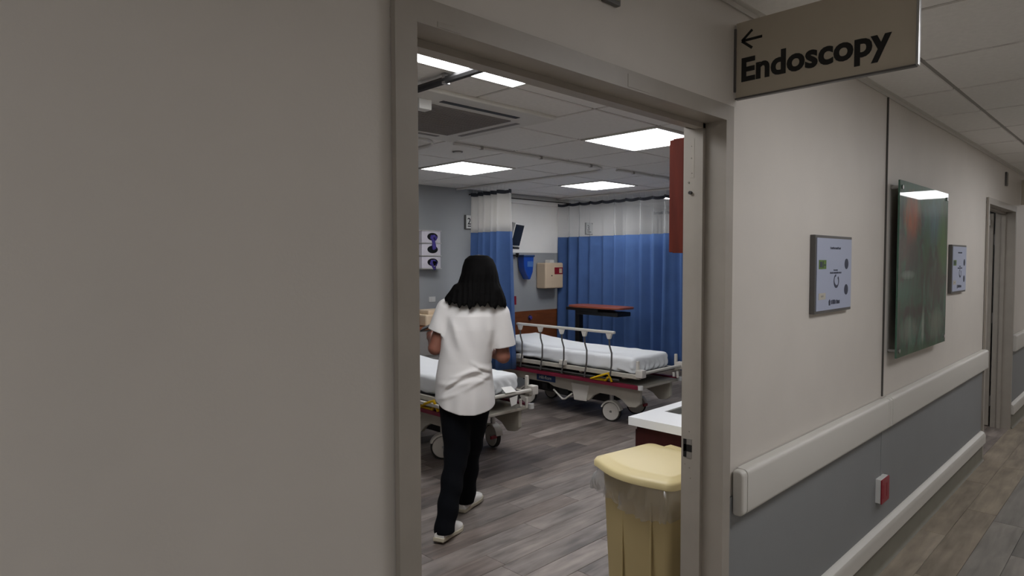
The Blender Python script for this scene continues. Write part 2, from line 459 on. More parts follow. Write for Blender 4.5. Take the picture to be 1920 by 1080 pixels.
PX, PY = .643, .635
GX = lambda k: 3.53 + PX * k
GY = lambda k: 1.25 + PY * k
WARD_LIGHTS = [(GX(0), GY(0), 'square ceiling light panel beside the upper cabinet'), (GX(0), GY(3), 'square ceiling light panel over the bed the woman walks past'),
               (GX(3), GY(3), 'square ceiling light panel over the bed between the blue curtains'), (GX(6), GY(3), 'square ceiling light panel beyond the drawn blue curtain')]
CAS = (GX(-2) - .26, GX(-1) + .0, GY(0) + .26, GY(2) - .0)      # cassette unit footprint
def skip_w(x, y):
    for lx, ly, _ in WARD_LIGHTS:
        if lx < x < lx + PX and ly < y < ly + PY: return True
    if GX(-4) < x < GX(-2) and GY(-1) < y < GY(0): return True
    if GX(4) < x < GX(5) and GY(-1) < y < GY(0): return True
    return False
ceiling('ceiling_ward', [GX(k) for k in range(-8, 12)], [GY(k) for k in range(-2, 7)], -1, 10.5, WT, YB, skip_w)
HX = lambda k: 3.2 + .648 * k
HALL_LIGHTS = [HX(-8), HX(-2), HX(3), HX(9), HX(14)]
def skip_h(x, y): return any(a < x < a + .648 * 2 for a in HALL_LIGHTS) and -1.54 < y < -.9
ceiling('ceiling_corridor', [HX(k) for k in range(-12, 19)], [-2.18, -1.54, -.9, -.26], -4, 15, -2.44, 0.002, skip_h)
mt = MB()
for (a, b) in ((-4, 15),):
    mt.prism([(0, ZC), (-.022, ZC), (-.022, ZC - .003), (-.003, ZC - .003), (-.003, ZC - .02), (0, ZC - .02)], 'x', a, b)
struct(mt.build('trim_1', 'rail_vinyl', smooth=False))

# floors: single planks over a slab
def floor(name, x0, x1, y0, y1, pick, wid=.155, length=1.22, seed=1):
    rg = random.Random(seed)
    root = struct(box(name, 'base_grey', (x0, x1, y0, y1, -.06, -.008)))
    cache = {}
    y = y0; row = 0
    while y < y1 - .01:
        wy = min(wid, y1 - y)
        x = x0 - rg.uniform(.1, 1.1)
        while x < x1:
            a, b = max(x, x0), min(x + length, x1)
            if b - a > .02:
                key = (round(b - a, 2), round(wy, 3), pick(a, y))
                if key not in cache:
                    hx, hy = (b - a) / 2 - .0008, wy / 2 - .0008; bv = .0016
                    m = MB().add([(-hx, -hy, -.008), (hx, -hy, -.008), (hx, hy, -.008), (-hx, hy, -.008), (-hx, -hy, -bv), (hx, -hy, -bv), (hx, hy, -bv), (-hx, hy, -bv),
                                  (-hx + bv, -hy + bv, 0), (hx - bv, -hy + bv, 0), (hx - bv, hy - bv, 0), (-hx + bv, hy - bv, 0)],
                                 [(8, 9, 10, 11), (0, 1, 5, 4), (1, 2, 6, 5), (2, 3, 7, 6), (3, 0, 4, 7), (4, 5, 9, 8), (5, 6, 10, 9), (6, 7, 11, 10), (7, 4, 8, 11)])
                    o = m.build('plank', pick(a, y), root, smooth=False); cache[key] = o
                else:
                    o = cache[key].copy(); COL.objects.link(o); o.parent = root
                o.location = ((a + b) / 2, y + wy / 2, 0)
            x += length
        y += wy; row += 1
    return root
floor('floor_ward', -1, 10.5, -.0, YB, lambda x, y: 'plank_ward', seed=3)
floor('floor_corridor', -4, 15, -2.48, 0.0, lambda x, y: 'plank_hall_light' if y > -.32 or y < -2.2 else 'plank_hall_dark', seed=11)

# ------------------------------------------------------------------ door frames (hollow metal, double rebate)
def door_frame(name, x0, x1, h, label):
    root = thing(name, None, None); struct(root); root['label'] = label
    a, b, c, st = .06, .09, WT, .016
    def prof(s):            # outline of one jamb in (x,y); s=-1: jamb on the low-x side
        e = x0 if s < 0 else x1
        pts = [(FW, -.014), (0, -.014), (0, a), (-st, a), (-st, b), (0, b), (0, c), (FW, c), (FW, c - .01), (.018, c - .01), (.018, 0), (FW, 0)]
        return [(e + s * p[0], p[1]) for p in pts]
    MB().prism(prof(-1), 'z', 0, h).build('jamb', 'frame_paint', root, smooth=False)
    MB().prism(prof(1), 'z', 0, h).build('jamb', 'frame_paint', root, smooth=False)
    hp = [(-.014, h + FW), (-.014, h), (a, h), (a, h - st), (b, h - st), (b, h), (c, h), (c, h + FW), (c - .01, h + FW), (c - .01, h + .018), (0, h + .018), (0, h + FW)]
    MB().prism(hp, 'x', x0 - FW, x1 + FW).build('head', 'frame_paint', root, smooth=False)
    return root
fr = door_frame('door_frame_1', DX0, DX1, DH, 'taupe metal frame around the open doorway to the beds')
# strike cut-out, screw holes and old hinge marks on the latch jamb
MB().box(DX1 - .0012, DX1 + .004, .098, .132, .950, .974).box(DX1 - .0012, DX1 + .004, .120, .132, .930, .992).build('strike_cutout', 'black', fr, smooth=False)
MB().box(DX1 - .0018, DX1 + .002, .100, .119, .976, .994).box(DX1 - .0018, DX1 + .002, .100, .119, .928, .948).build('strike_plate', 'steel', fr, smooth=False)
sm = MB()
for yy, zz, r in ((.11, 1.02, .003), (.108, .895, .003), (.125, .905, .0025), (.104, .86, .003), (.108, 1.895, .0035), (.110, 1.945, .004), (.110, 1.985, .003), (.120, 1.865, .005)):
    sm.cyl((DX1 - .0015, yy, zz), (DX1 + .002, yy, zz), r * .65, n=8)
sm.build('screw_hole', 'base_grey', fr, smooth=False)['kind'] = 'stuff'
MB().box(DX1 - .0009, DX1 + .002, .1, .117, 1.88, 2.01).build('filler_plate', 'frame_paint', fr, smooth=False)
MB().cyl((DX1 - .008, .112, 1.83), (DX1, .112, 1.83), .006, n=10).build('door_silencer', 'dark_metal', fr)
MB().box(1.42, 1.52, -.0152, -.013, 2.058, 2.092).build('patch_plate', 'frame_paint', fr, bevel=.001)
MB().box(.79, .85, -.0152, -.013, 2.055, 2.066).build('patch_plate', 'frame_paint', fr, bevel=.001)
fr2 = door_frame('door_frame_2', EX0, EX1, DH, 'taupe metal frame of the doorway farther down the corridor')
def door_leaf(name, x, y0, length, label):
    d = thing(name, None, None, (x, y0, 0)); struct(d); d['label'] = label
    MB().box(-.022, .022, 0, length, .01, DH - .005).build('door_panel', 'frame_paint', d, bevel=.002)
    for z in (.25, 1.05, 1.8): MB().cyl((0.0, -.008, z - .05), (0.0, -.008, z + .05), .009).build('hinge', 'steel', d)
    MB().box(-.05, -.022, length - .09, length - .04, 1.0, 1.06).build('door_handle', 'steel', d, bevel=.008)
    return d
door_leaf('door_1', .70, .155, 1.18, 'taupe door leaf swung open against the bed room wall')
d2 = door_leaf('door_2', 7.625, .155, 1.2, 'taupe door leaf standing open in the farther doorway')
MB().box(-.065, -.022, .02, .30, 1.93, 1.99).build('door_closer', 'white_metal', d2, bevel=.006)

# ------------------------------------------------------------------ corridor wall rails, base, joint
def crash_rail(name, x0, x1, label, zb=.737, zt=.893, d=.042, group=None):
    t = thing(name, label, 'rail', (x0, 0, 0), group=group)
    L = x1 - x0
    def prof(k):
        r = .018
        p = [(-.002, zb)]
        for i in range(6):
            a = math.pi / 2 * i / 5
            p.append((-d * k + r - r * math.sin(a) - .0, zb + r - r * math.cos(a)))
        for i in range(6):
            a = math.pi / 2 * i / 5
            p.append((-d * k + r - r * math.cos(a), zt - r + r * math.sin(a)))
        return p + [(-.002, zt)]
    MB().prism(prof(1), 'x', .035, L - .035).build('rail_cover', 'rail_vinyl', t, angle=50)
    for a, s in ((0, 1), (L, -1)):
        MB().prism(prof(1), 'x', a, a + s * .036).build('end_cap', 'rail_vinyl', t, bevel=.009, seg=3, angle=50)
    return t
crash_rail('crash_rail', 2.05, 3.687, 'off-white crash rail between the open doorway frame and the wall joint')
crash_rail('crash_rail', 3.70, EX0 - .055, 'off-white crash rail running below the green glass artwork')
crash_rail('crash_rail', EX1 + .06, 11.5, 'off-white crash rail past the farther doorway')
crash_rail('crash_rail', -3.9, DX0 - .09, 'off-white crash rail on the plain wall before the open doorway')
bi = 1
for a, b in ((DX1 + .06, EX0 - .052), (EX1 + .055, 15), (-4, DX0 - .055)):
    o = MB().prism([(0, .135), (-.03, .135), (-.036, .142), (-.036, .20), (-.028, .222), (-.012, .232), (0, .235)], 'x', a, b).build('baseboard_bumper_%d' % bi, 'rail_vinyl', bevel=.0015, angle=50)
    struct(o)
    o = MB().prism([(0, .135), (-.014, .135), (-.016, .10), (-.016, .02), (-.022, .004), (-.03, .0005), (0, .0005)], 'x', a, b).build('baseboard_corridor_%d' % bi, 'base_grey', angle=60)
    struct(o); bi += 1
struct(MB().box(3.688, 3.699, -.004, .004, .90, ZC - .02).build('trim_2', 'grid_dark'))
struct(MB().box(3.689, 3.698, -.003, .002, .47, .737).build('trim_3', 'hall_grey'))

# ------------------------------------------------------------------ projecting ENDOSCOPY sign
sg = thing('blade_sign', 'tan hanging sign reading Endoscopy with a left arrow above the doorway corner', 'sign', (2.049, 0, 2.138))
MB().box(-.006, .006, -.523, -.002, 0, .243).build('sign_panel', 'sign_tan', sg, bevel=.001)
MB().box(-.009, .009, -.529, -.521, -.004, .247).build('edge_strip', 'steel', sg, bevel=.002)
MB().box(-.009, .009, -.523, -.001, -.006, 0.0).build('bottom_channel', 'frame_grey', sg, bevel=.001)
MB().box(-.011, .011, -.004, .0035, .02, .225).build('wall_bracket', 'frame_grey', sg, bevel=.001)
# lettering faces -x (towards the viewer coming along the corridor); reading direction is -y
me = text_mesh('Endoscopy', .097, bold=.0032, depth=.0006)
xs = [v.co.x for v in me.vertices]; k = .440 / (max(xs) - min(xs)); mn = min(xs)
me.transform(Matrix.Scale(1.0, 4)); me.transform(Matrix.Translation((-mn, 0, 0))); me.transform(Matrix.Diagonal((k, 1.06, 1, 1)))
me.transform(frame_mx((-.0067, -.022, .052), (0, -1, 0), (0, 0, 1)))
link('lettering', me, 'ink', sg, smooth=False)
ar = MB()
def stroke(mb, p, q, wd, x=-.0067):
    p, q = Vector(p), Vector(q); d = (q - p).normalized(); n = Vector((-d.y, d.x)) * wd / 2
    poly = [(a.x, a.y) for a in (p + n, q + n, q - n, p - n)]
    mb.prism(poly, 'x', x, x + .0012)
stroke(ar, (-.024, .1815), (-.090, .1815), .0085)
stroke(ar, (-.022, .1815), (-.057, .2105), .0085)
stroke(ar, (-.022, .1815), (-.057, .1525), .0085)
ar.build('arrow', 'ink', sg, smooth=False)
far = thing('blade_sign', 'tan hanging sign past the farther doorway seen nearly edge on', 'sign', (7.96, 0, 2.138))
MB().box(-.006, .006, -.523, -.002, 0, .243).build('sign_panel', 'sign_tan', far, bevel=.001)
MB().box(-.009, .009, -.529, -.521, -.004, .247).build('edge_strip', 'dark_metal', far, bevel=.002)
for x, lab in ((1.358, 'small grey plate on the wall above the open doorway'), (7.12, 'small grey plate on the wall above the farther doorway')):
    t = thing('wall_plate', lab, 'plate', (x, 0, 2.257))
    MB().box(-.032, .032, -.012, .003, 0, .12).build('plate_body', 'frame_grey', t, bevel=.002)
    MB().box(-.026, .026, -.014, -.011, .01, .11).build('plate_face', 'base_grey', t, bevel=.001)

# ------------------------------------------------------------------ framed notices
def notice(x0, label):
    t = thing('framed_notice', label, 'sign', (x0, 0, 1.382))
    W, H = .43, .325
    MB().box(0, W, -.018, .003, 0, H).build('sign_frame', 'frame_grey', t, bevel=.002)
    s = MB().box(.014, W - .010, -.0205, -.017, .012, H - .012).build('notice_sheet', 'poster', t)
    y = -.0215
    fm = lambda x, z: frame_mx((x, y, z), (1, 0, 0), (0, 0, 1))
    def print_line(name, xc, z, width, h, n, sd):
        rg = random.Random(sd); mb = MB(); x = xc - width / 2
        step = width / n
        for _ in range(n):
            k = rg.uniform(.45, .8)
            mb.box(x, x + step * k, y, y + .002, z, z + h * rg.uniform(.7, 1.0)); x += step
        o = mb.build(name, 'poster_dark', s, smooth=False); o['kind'] = 'stuff'
        return o
    print_line('title_print', W * .52, .268, .125, .010, 11, 1)
    print_line('caption_print', W * .53, .176, .05, .006, 6, 2)
    print_line('caption_print', W * .53, .164, .135, .008, 14, 3)
    g = MB().box(.035, .115, y, y + .002, .185, .222).build('green_block', 'poster_green', s)
    MB().box(.044, .068, y - .0006, y + .001, .192, .215).box(.076, .082, y - .0006, y + .001, .190, .217).box(.090, .108, y - .0006, y + .001, .198, .204).build('block_marks', 'poster_dark', g)
    MB().box(.037, .112, y, y + .002, .058, .085).build('paper_slip', 'poster_paper', s)
    print_line('slip_print', .076, .068, .03, .009, 3, 4)
    for cz in (.205, .092):
        MB().cyl((.357, y, cz), (.357, y + .002, cz), .023, n=28).build('round_mark', 'poster_dark', s)
    ring = MB()
    for k in range(20):
        a0, a1 = R(100 + k * 15.0), R(100 + (k + 1) * 15.0)
        cx, cz, ro, ri = .235, .132, .030, .021 + .004 * math.sin(k * .5)
        ring.prism([(cx + r * math.cos(a), cz + r * math.sin(a)) for r, a in ((ro, a0), (ro, a1), (ri, a1), (ri, a0))], 'y', y, y + .002)
    ring.build('loop_mark', 'poster_dark', s, smooth=False)
    MB().prism([(.152, .030), (.168, .030), (.171, .048), (.160, .056), (.149, .048)], 'y', y, y + .002).build('emblem', 'poster_dark', s)
    print_line('logo_print', .232, .034, .105, .019, 7, 5)
    return t
notice(2.71, 'pale blue framed notice with round dark marks beside the doorway')
notice(5.075, 'pale blue framed notice beyond the green glass artwork')

# ------------------------------------------------------------------ glass artwork
art = thing('glass_artwork', 'green abstract glass artwork with an orange blot on standoffs', 'artwork', (3.745, -.05, 1.095))
MB().box(0, 1.025, 0, .008, 0, .92).build('glass_panel', 'art_print', art, smooth=False)
for x in (.035, .99):
    for z in (.035, .885):
        MB().cyl((x, -.006, z), (x, 0, z), .011, n=16).cyl((x, .008, z), (x, .05, z), .008, n=12).build('standoff', 'steel', art)
for a_ in (-.002, 1.025): MB().box(a_, a_ + .002, -.0005, .0085, 0, .92).build('glass_edge', 'glass_edge', art, smooth=False)
# red outlet
ot = thing('red_outlet', 'red emergency outlet in a white box below the wall joint', 'outlet', (3.675, 0, .42))
MB().box(-.06, .06, -.026, .003, -.06, .064).build('outlet_box', 'plate_white', ot, bevel=.003)
pl = MB().box(-.062, .062, -.032, -.025, -.062, .062).build('cover_plate', 'outlet_red', ot, bevel=.002)
for a_ in (-.03, .03): MB().box(a_ - .016, a_ + .016, -.0335, -.031, -.035, .035).build('socket', 'outlet_red', pl, bevel=.002)

# ------------------------------------------------------------------ ceiling lights
def panel_light(x0, x1, y0, y1, m, label, group=None):
    t = thing('ceiling_light', label, 'light', ((x0 + x1) / 2, (y0 + y1) / 2, ZC), group=group)
    hx, hy = (x1 - x0) / 2 - .004, (y1 - y0) / 2 - .004
    fw = .022
    MB().box(-hx, hx, -hy, -hy + fw, -.008, .02).box(-hx, hx, hy - fw, hy, -.008, .02).box(-hx, -hx + fw, -hy + fw, hy - fw, -.008, .02).box(hx - fw, hx, -hy + fw, hy - fw, -.008, .02).build('light_frame', 'white_metal', t, smooth=False)
    MB().box(-hx + fw, hx - fw, -hy + fw, hy - fw, -.002, .01).build('diffuser', m, t, smooth=False)
    return t
for lx, ly, lab in WARD_LIGHTS: panel_light(lx, lx + PX, ly, ly + PY, 'lamp_ward', lab)
panel_light(GX(-4), GX(-2), GY(-1), GY(0), 'lamp_ward', 'long ceiling light panel just inside the doorway crossed by a dark rod')
panel_light(GX(4), GX(5), GY(-1), GY(0), 'lamp_hall', 'added unseen light panel brightening the door leaf in the farther doorway')  # added lamp, out of view, to lift the dark leaf in the second doorway
for x, lab in zip(HALL_LIGHTS, ('long corridor ceiling light over the plain wall before the doorway', 'long corridor ceiling light opposite the Endoscopy sign', 'long corridor ceiling light opposite the second framed notice', 'long corridor ceiling light mirrored in the glass artwork', 'long corridor ceiling light near the far corridor end')):
    panel_light(x, x + 1.296, -1.54, -.9, 'lamp_hall', lab, 'corridor ceiling lights')

# cassette air unit
cx0, cx1, cy0, cy1 = 1.90, 2.87, 1.51, 2.50
ac = thing('ceiling_cassette', 'white ceiling air cassette with grey grille and dark slot', 'vent', ((cx0 + cx1) / 2, (cy0 + cy1) / 2, ZC))
hx, hy = (cx1 - cx0) / 2, (cy1 - cy0) / 2
MB().box(-hx, hx, -hy, hy, -.022, .004).build('cassette_panel', 'white_metal', ac, bevel=.010, seg=3)
gp = MB().box(-.30, .30, -.295, .295, -.028, -.020).build('grille', 'grille_grey', ac, bevel=.003)
lv = MB()
for i in range(23): lv.box(-.285, .285, -.28 + i * .025, -.268 + i * .025, -.031, -.027)
lv.build('louvre', 'grille_grey', gp, smooth=False)
for a, b, c, d in ((-.28, .28, -.39, -.355), (-.28, .28, .355, .39), (-.40, -.365, -.27, .27), (.365, .40, -.27, .27)):
    MB().box(a, b, c, d, -.0245, -.021).build('air_slot', 'black' if c == -.39 else 'grille_grey', ac, smooth=False)
MB().box(-.41, -.33, -.36, -.30, -.075, -.02).build('sensor_box', 'plate_white', ac, bevel=.006)
sp = thing('sprinkler_cover', 'round grey concealed sprinkler plate in the bed room ceiling', 'sprinkler', (3.22, 2.84, ZC))
MB().cyl((0, 0, -.008), (0, 0, .002), .04, n=24).build('cover_disc', 'grille_grey', sp, bevel=.002)
MB().cyl((0, 0, -.012), (0, 0, -.007), .028, n=24).build('cover_centre', 'white_metal', sp)

# curtain tracks
def track(name, pts, label, m='track_grey', r=.011):
    t = thing(name, label, 'track', (0, 0, 0))
    MB().tube(pts, r, 8).build('track_rail', m, t)
    return t
def L_track(xl, xc, yf, yb, z, rad=.26):
    p = [(xl, yf, z)]
    for i in range(9):
        a = -math.pi / 2 + math.pi / 2 * i / 8
        p.append((xc - rad + rad * math.cos(a), yf + rad + rad * math.sin(a), z))
    return p + [(xc, yb, z)]
ZT = ZC - .012
XC2 = 6.56
YF = GY(2) + .035
tk = []
for nm, xl, xc, lab in (('curtain_track', .5, GX(-1), 'grey ceiling curtain track curving beside the air cassette'), ('curtain_track', GX(-1), GX(2), 'grey ceiling curtain track above the gathered blue curtain'), ('curtain_track', GX(2), XC2, 'grey ceiling curtain track above the drawn blue curtain')):
    t = track(nm, L_track(xl + .06, xc, YF, YB - .01, ZT), lab)
    cl = MB()
    for k in range(int((xc - xl) / PX)):
        MB().box(xl + PX * (k + .5) - .012, xl + PX * (k + .5) + .012, YF - .013, YF + .013, ZT - .012, ZC + .004).build('track_clip', 'grid_metal', t, bevel=.002)
rd = track('ceiling_rod', [(1.86, .3, ZC - .03), (1.86, 1.50, ZC - .03)], 'dark ceiling rod crossing the light panel inside the doorway', 'dark_metal', .018)
for a_ in (1.28, .40): MB().box(1.845, 1.875, a_, a_ + .02, ZC - .048, ZC).build('rod_clip', 'steel', rd)

# ------------------------------------------------------------------ curtains
def curtain(label, x, y0, y1, folds, amp, meshm, zb=.38, seed=1, dense=10, bundle=None):
    rg = random.Random(seed)
    t = thing('privacy_curtain', label, 'curtain', (x, (y0 + y1) / 2, zb))
    n = folds * dense
    ph = [rg.uniform(-.5, .5) for _ in range(folds + 2)]
    am = [rg.uniform(.55, 1.25) for _ in range(folds + 2)]
    def wave(u, k):         # u 0..1 along, k 0 top .. 1 bottom
        q = u * folds; i = int(min(q, folds - 1e-6)); fr = q - i
        s = fr * fr * (3 - 2 * fr)
        a = am[i] * (1 - s) + am[i + 1] * s; p = ph[i] * (1 - s) + ph[i + 1] * s
        return amp * (.6 + .55 * k) * a * (math.sin(2 * math.pi * q + p * (1 + 1.5 * k)) + .25 * math.sin(4 * math.pi * q + 3 * p))
    def sheet(z0, z1, thick, rows, zig=0):
        vs = []; fs = []; k0 = (2.35 - z1) / 2.0; k1 = (2.35 - z0) / 2.0
        for side in (0, 1):
            for r in range(rows + 1):
                k = k0 + (k1 - k0) * r / rows
                for i in range(n + 1):
                    u = i / n; yy = y0 + (y1 - y0) * u
                    if bundle: yy = (y0 + y1) / 2 + (yy - (y0 + y1) / 2) * (1 + bundle * k)
                    dx = wave(u, k)
                    zz = z1 + (z0 - z1) * r / rows
                    zz += zig * math.sin(2 * math.pi * u * folds * 1.0 + 1)
                    vs.append((dx + (side - .5) * thick, yy - (y0 + y1) / 2, zz - zb))
        S = (rows + 1) * (n + 1); W = n + 1
        for side in (0, 1):
            o = side * S
            for r in range(rows):
                for i in range(n):
                    q = (o + r * W + i, o + r * W + i + 1, o + (r + 1) * W + i + 1, o + (r + 1) * W + i)
                    fs.append(q if side else q[::-1])
        for i in range(n):
            fs.append((i, i + 1, S + i + 1, S + i)); b = rows * W
            fs.append((S + b + i, S + b + i + 1, b + i + 1, b + i))
        for r in range(rows):
            fs.append((r * W, S + r * W, S + (r + 1) * W, (r + 1) * W))
            e = W - 1; fs.append((r * W + e, (r + 1) * W + e, S + (r + 1) * W + e, S + r * W + e))
        return vs, fs
    vs_, fs_ = sheet(zb, 1.925, .004, 10); MB().add(vs_, fs_).build('curtain_fabric', 'curtain_blue', t, angle=None)
    vs_, fs_ = sheet(1.925, 2.335, .002, 4); MB().add(vs_, fs_).build('mesh_panel', meshm, t, angle=None)
    vs_, fs_ = sheet(2.333, 2.368, .012, 1, zig=.008); MB().add(vs_, fs_).build('header_band', 'curtain_band', t, angle=60)
    hk = MB().box(-.001, .001, -.001, .001, 0, ZT - 2.358).build('hook', 'plate_white', t, smooth=False)
    for i in range(folds * 2 + 1):
        u = i / (folds * 2); yy = (y0 + (y1 - y0) * u) - (y0 + y1) / 2
        k_ = hk if i == 0 else hk.copy()
        if i: COL.objects.link(k_); k_.parent = t
        k_.location = (0, yy, 2.36 - zb)
    return t
curtain('blue privacy curtain with white mesh top gathered between the two beds', GX(2), 3.92, 4.48, 5, .105, 'mesh_dense', zb=.44, seed=5, bundle=.06)
curtain('wide blue privacy curtain with mesh top drawn across behind the wooden table', XC2, 2.35, 4.745, 13, .058, 'mesh_open', zb=.36, seed=9)
curtain('blue privacy curtain with white mesh top gathered beyond the drawn curtain', GX(8), 4.15, 4.62, 6, .045, 'mesh_dense', zb=.38, seed=14)

# ------------------------------------------------------------------ back wall fittings
struct(MB().box(5.25, GX(5) + .05, YB - .05, YB - .004, 2.335, 2.385).build('trim_4', 'ward_white', bevel=.002))
struct(MB().box(5.0, GX(5) + .05, YB - .055, YB - .004, 2.385, 2.397).build('trim_5', 'grid_dark'))
hp = thing('headwall_panel', 'brown wooden bumper panel on the wall behind the bed between the curtains', 'panel', (6.08, YB - .004, .55))
MB().box(-.66, .58, -.03, 0, 0, .415).build('wood_board', 'orange_wood', hp, bevel=.003)
MB().cyl((-.08, -.035, .33), (-.08, -.028, .33), .035, n=20).build('gas_ring', 'steel', hp)
MB().cyl((-.08, -.06, .33), (-.08, -.03, .33), .022, n=20).build('gas_nozzle', 'glove_purple', hp, bevel=.003)
# glove boxes
gh = thing('glove_box_holder', 'white wire rack holding three stacked glove boxes on the grey wall', 'rack', (4.36, YB, 1.528))
for z in (0.0, .14, .28, .415): MB().box(-.135, .135, -.125, 0, z - .004, z + .001).build('rack_shelf', 'white_metal', gh)
MB().box(-.137, .137, -.006, 0, -.01, .425).build('rack_back', 'white_metal', gh)
for i, lab in enumerate(('bottom glove box with a purple glove bunched in its oval opening', 'middle glove box with an empty dark oval opening', 'top glove box with a purple glove trailing down')):
    z = .001 + .14 * i
    g = thing('glove_box', lab, 'box', (4.36, YB - .008, 1.53 + z), group='boxes of gloves in the wall rack')
    MB().box(-.128, .128, -.105, 0, .001, .128).build('carton', 'glove_white', g, bevel=.003)
    el_ = [(.018 + .072 * math.cos(2 * math.pi * k / 28), .066 + .042 * math.sin(2 * math.pi * k / 28)) for k in range(28)]
    op = MB().prism(el_, 'y', -.1065, -.104).build('opening', 'black', g, smooth=False)
    if i != 1:
        lo, hi = (-.06, .06, ), (.12, .20)
        h = .006; lo = (-.055, -.14, -.09 if i == 2 else -.03); hi = (.09, -.09, .11)
        P = grid(lo, hi, h)
        f = rc(P, (.018, -.115, .06), (.03, -.118, -.06 if i == 2 else 0.0), .032 if i == 0 else .02, .02)
        f = smin(f, el(P, (.03, -.112, .055), (.05, .02, .03)), .02) + .004 * np.sin(P[0] * 160 + P[2] * 60)
        link('glove', surfnet(f, lo, h, 'glove'), 'glove_purple', g, angle=None)
# room number plates
for x, txt, lab in ((5.015, '2', 'small white bay plate numbered two beside the gathered curtain'), (7.24, '3', 'small white bay plate seen above the drawn curtain')):
    t = thing('bay_plate', lab, 'sign', (x, YB - .004, 2.065))
    MB().box(-.08, .08, -.016, 0.004, -.085, .085).build('plate_back', 'frame_grey', t, bevel=.002)
    MB().prism([(-.068, -.072), (.078, -.072), (.078, .05), (.045, .082), (-.068, .082)], 'y', -.02, -.015).build('plate_face', 'plate_white', t)
    text_obj('numeral', txt, .11, 'ink', t, frame_mx((-.055, -.0212, -.025), (1, 0, 0), (0, 0, 1)), bold=.001, depth=.0008)
    MB().box(-.05, .04, -.0212, -.0195, -.052, -.040).build('text_bar', 'ink', t)
# monitor on bracket
mo = thing('wall_monitor', 'small black screen monitor in a white casing on a wall arm', 'monitor', (5.45, YB, 1.92))
MB().box(-.05, .05, -.02, 0, -.08, .08).build('wall_mount', 'dark_metal', mo, bevel=.004)
MB().tube([(0, -.01, 0), (0, -.18, 0), (.02, -.28, .0)], .018).build('arm', 'white_metal', mo)
def rotbox(mb, dims, mx):
    s = len(mb.v); mb.box(*dims)
    for i in range(s, len(mb.v)): mb.v[i] = tuple(mx @ Vector(mb.v[i]))
    return mb
mm = Matrix.Translation((-.02, -.36, 0)) @ Matrix.Rotation(R(27), 4, 'Z') @ Matrix.Rotation(R(15), 4, 'X')
rotbox(MB(), (-.17, .17, -.02, .04, -.14, .14), mm).build('casing', 'plate_white', mo, bevel=.008)
sc = rotbox(MB(), (-.155, .155, -.026, -.018, -.125, .125), mm).build('screen', 'screen_black', mo, bevel=.003)
rotbox(MB(), (-.10, .10, -.05, -.02, -.165, -.14), mm).build('control_bar', 'dark_metal', mo, bevel=.004)
sb = thing('wall_clip', 'small black holder on the wall under the monitor', 'holder', (5.72, YB, 1.68))
MB().box(-.06, .06, -.05, 0, -.012, .012).build('holder_bar', 'black', sb, bevel=.004)
MB().box(.03, .045, -.08, -.03, -.02, .03).build('holder_hook', 'dark_metal', sb, bevel=.003)
# blue dispenser
bd = thing('blue_dispenser', 'glossy blue tapered dispenser hanging on the wall left of the sharps box', 'dispenser', (5.90, YB, 1.535))
MB().prism([(-.085, .0), (-.095, .135), (.095, .135), (.085, .0), (.075, -.07), (.03, -.16), (.0, -.16), (-.07, -.05)], 'y', -.12, -.01).build('dispenser_body', 'blue_plastic', bd, bevel=.012, seg=3)
MB().box(-.103, .103, -.13, -.005, .125, .152).build('dispenser_lid', 'bed_blue', bd, bevel=.008)
MB().box(-.03, .07, -.124, -.118, .0, .07)  .build('dispenser_label', 'blue_light', bd, bevel=.001)
MB().box(-.05, .05, -.012, 0, -.04, .12).build('wall_bracket', 'dark_metal', bd)
# sharps container on wall
sh = thing('sharps_container', 'beige sharps container with a red label mounted on the wall', 'container', (6.33, YB, 1.25))
MB().box(-.175, .175, -.17, -.005, 0, .335).build('container_body', 'sharps_plastic', sh, bevel=.018, seg=3)
MB().box(-.03, .05, -.12, -.03, .332, .375).build('lock_block', 'plate_white', sh, bevel=.006)
lb = MB().box(.0, .16, -.1725, -.169, .185, .275).build('warning_label', 'outlet_red', sh)
MB().box(.09, .145, -.1735, -.172, .20, .26).build('label_window', 'sharps_plastic', lb)
MB().box(-.06, -.045, -.1735, -.169, .16, .175).build('latch_hole', 'dark_metal', sh)
for x, z, lab, mm_, dx, dz in ((5.75, 1.11, 'small red outlet plate on the grey wall by the gathered curtain', 'outlet_red', .035, .055), (4.45, 1.18, 'small white outlet plate on the grey wall below the glove boxes', 'plate_white', .045, .03)):
    t = thing('wall_outlet', lab, 'outlet', (x, YB, z))
    MB().box(-dx, dx, -.008, 0.002, -dz, dz).build('cover_plate', mm_, t, bevel=.002)
    MB().box(-dx * .4, dx * .4, -.010, -.007, -dz * .6, dz * .6).build('socket', mm_, t, bevel=.001)
# bedside cabinet with sharps box on it
cb = thing('bedside_cabinet', 'wooden top bedside cabinet against the grey wall by the glove boxes', 'cabinet', (4.18, 4.55, 0))
MB().box(-.28, .28, -.20, .22, .03, .90).build('cabinet_body', 'grille_grey', cb, bevel=.004)
MB().box(-.30, .30, -.23, .228, .90, .93).build('cabinet_top', 'orange_wood', cb, bevel=.006)
for i in range(3):
    dr = MB().box(-.26, .26, -.215, -.198, .08 + i * .275, .335 + i * .275).build('drawer', 'grille_grey', cb, bevel=.003)
    MB().box(-.06, .06, -.235, -.213, .23 + i * .275, .245 + i * .275).build('handle', 'steel', dr, bevel=.003)
s2 = thing('sharps_container', 'beige sharps container with a red label lying on the bedside cabinet', 'container', (4.20, 4.45, .9305))
MB().box(-.16, .17, -.10, .12, 0, .12).build('container_body', 'sharps_plastic', s2, bevel=.015, seg=3)
MB().box(-.10, .17, -.06, .12, .115, .165).build('container_lid', 'sharps_plastic', s2, bevel=.012, seg=3)
MB().box(.09, .155, -.1025, -.098, .03, .09).build('warning_label', 'outlet_red', s2)

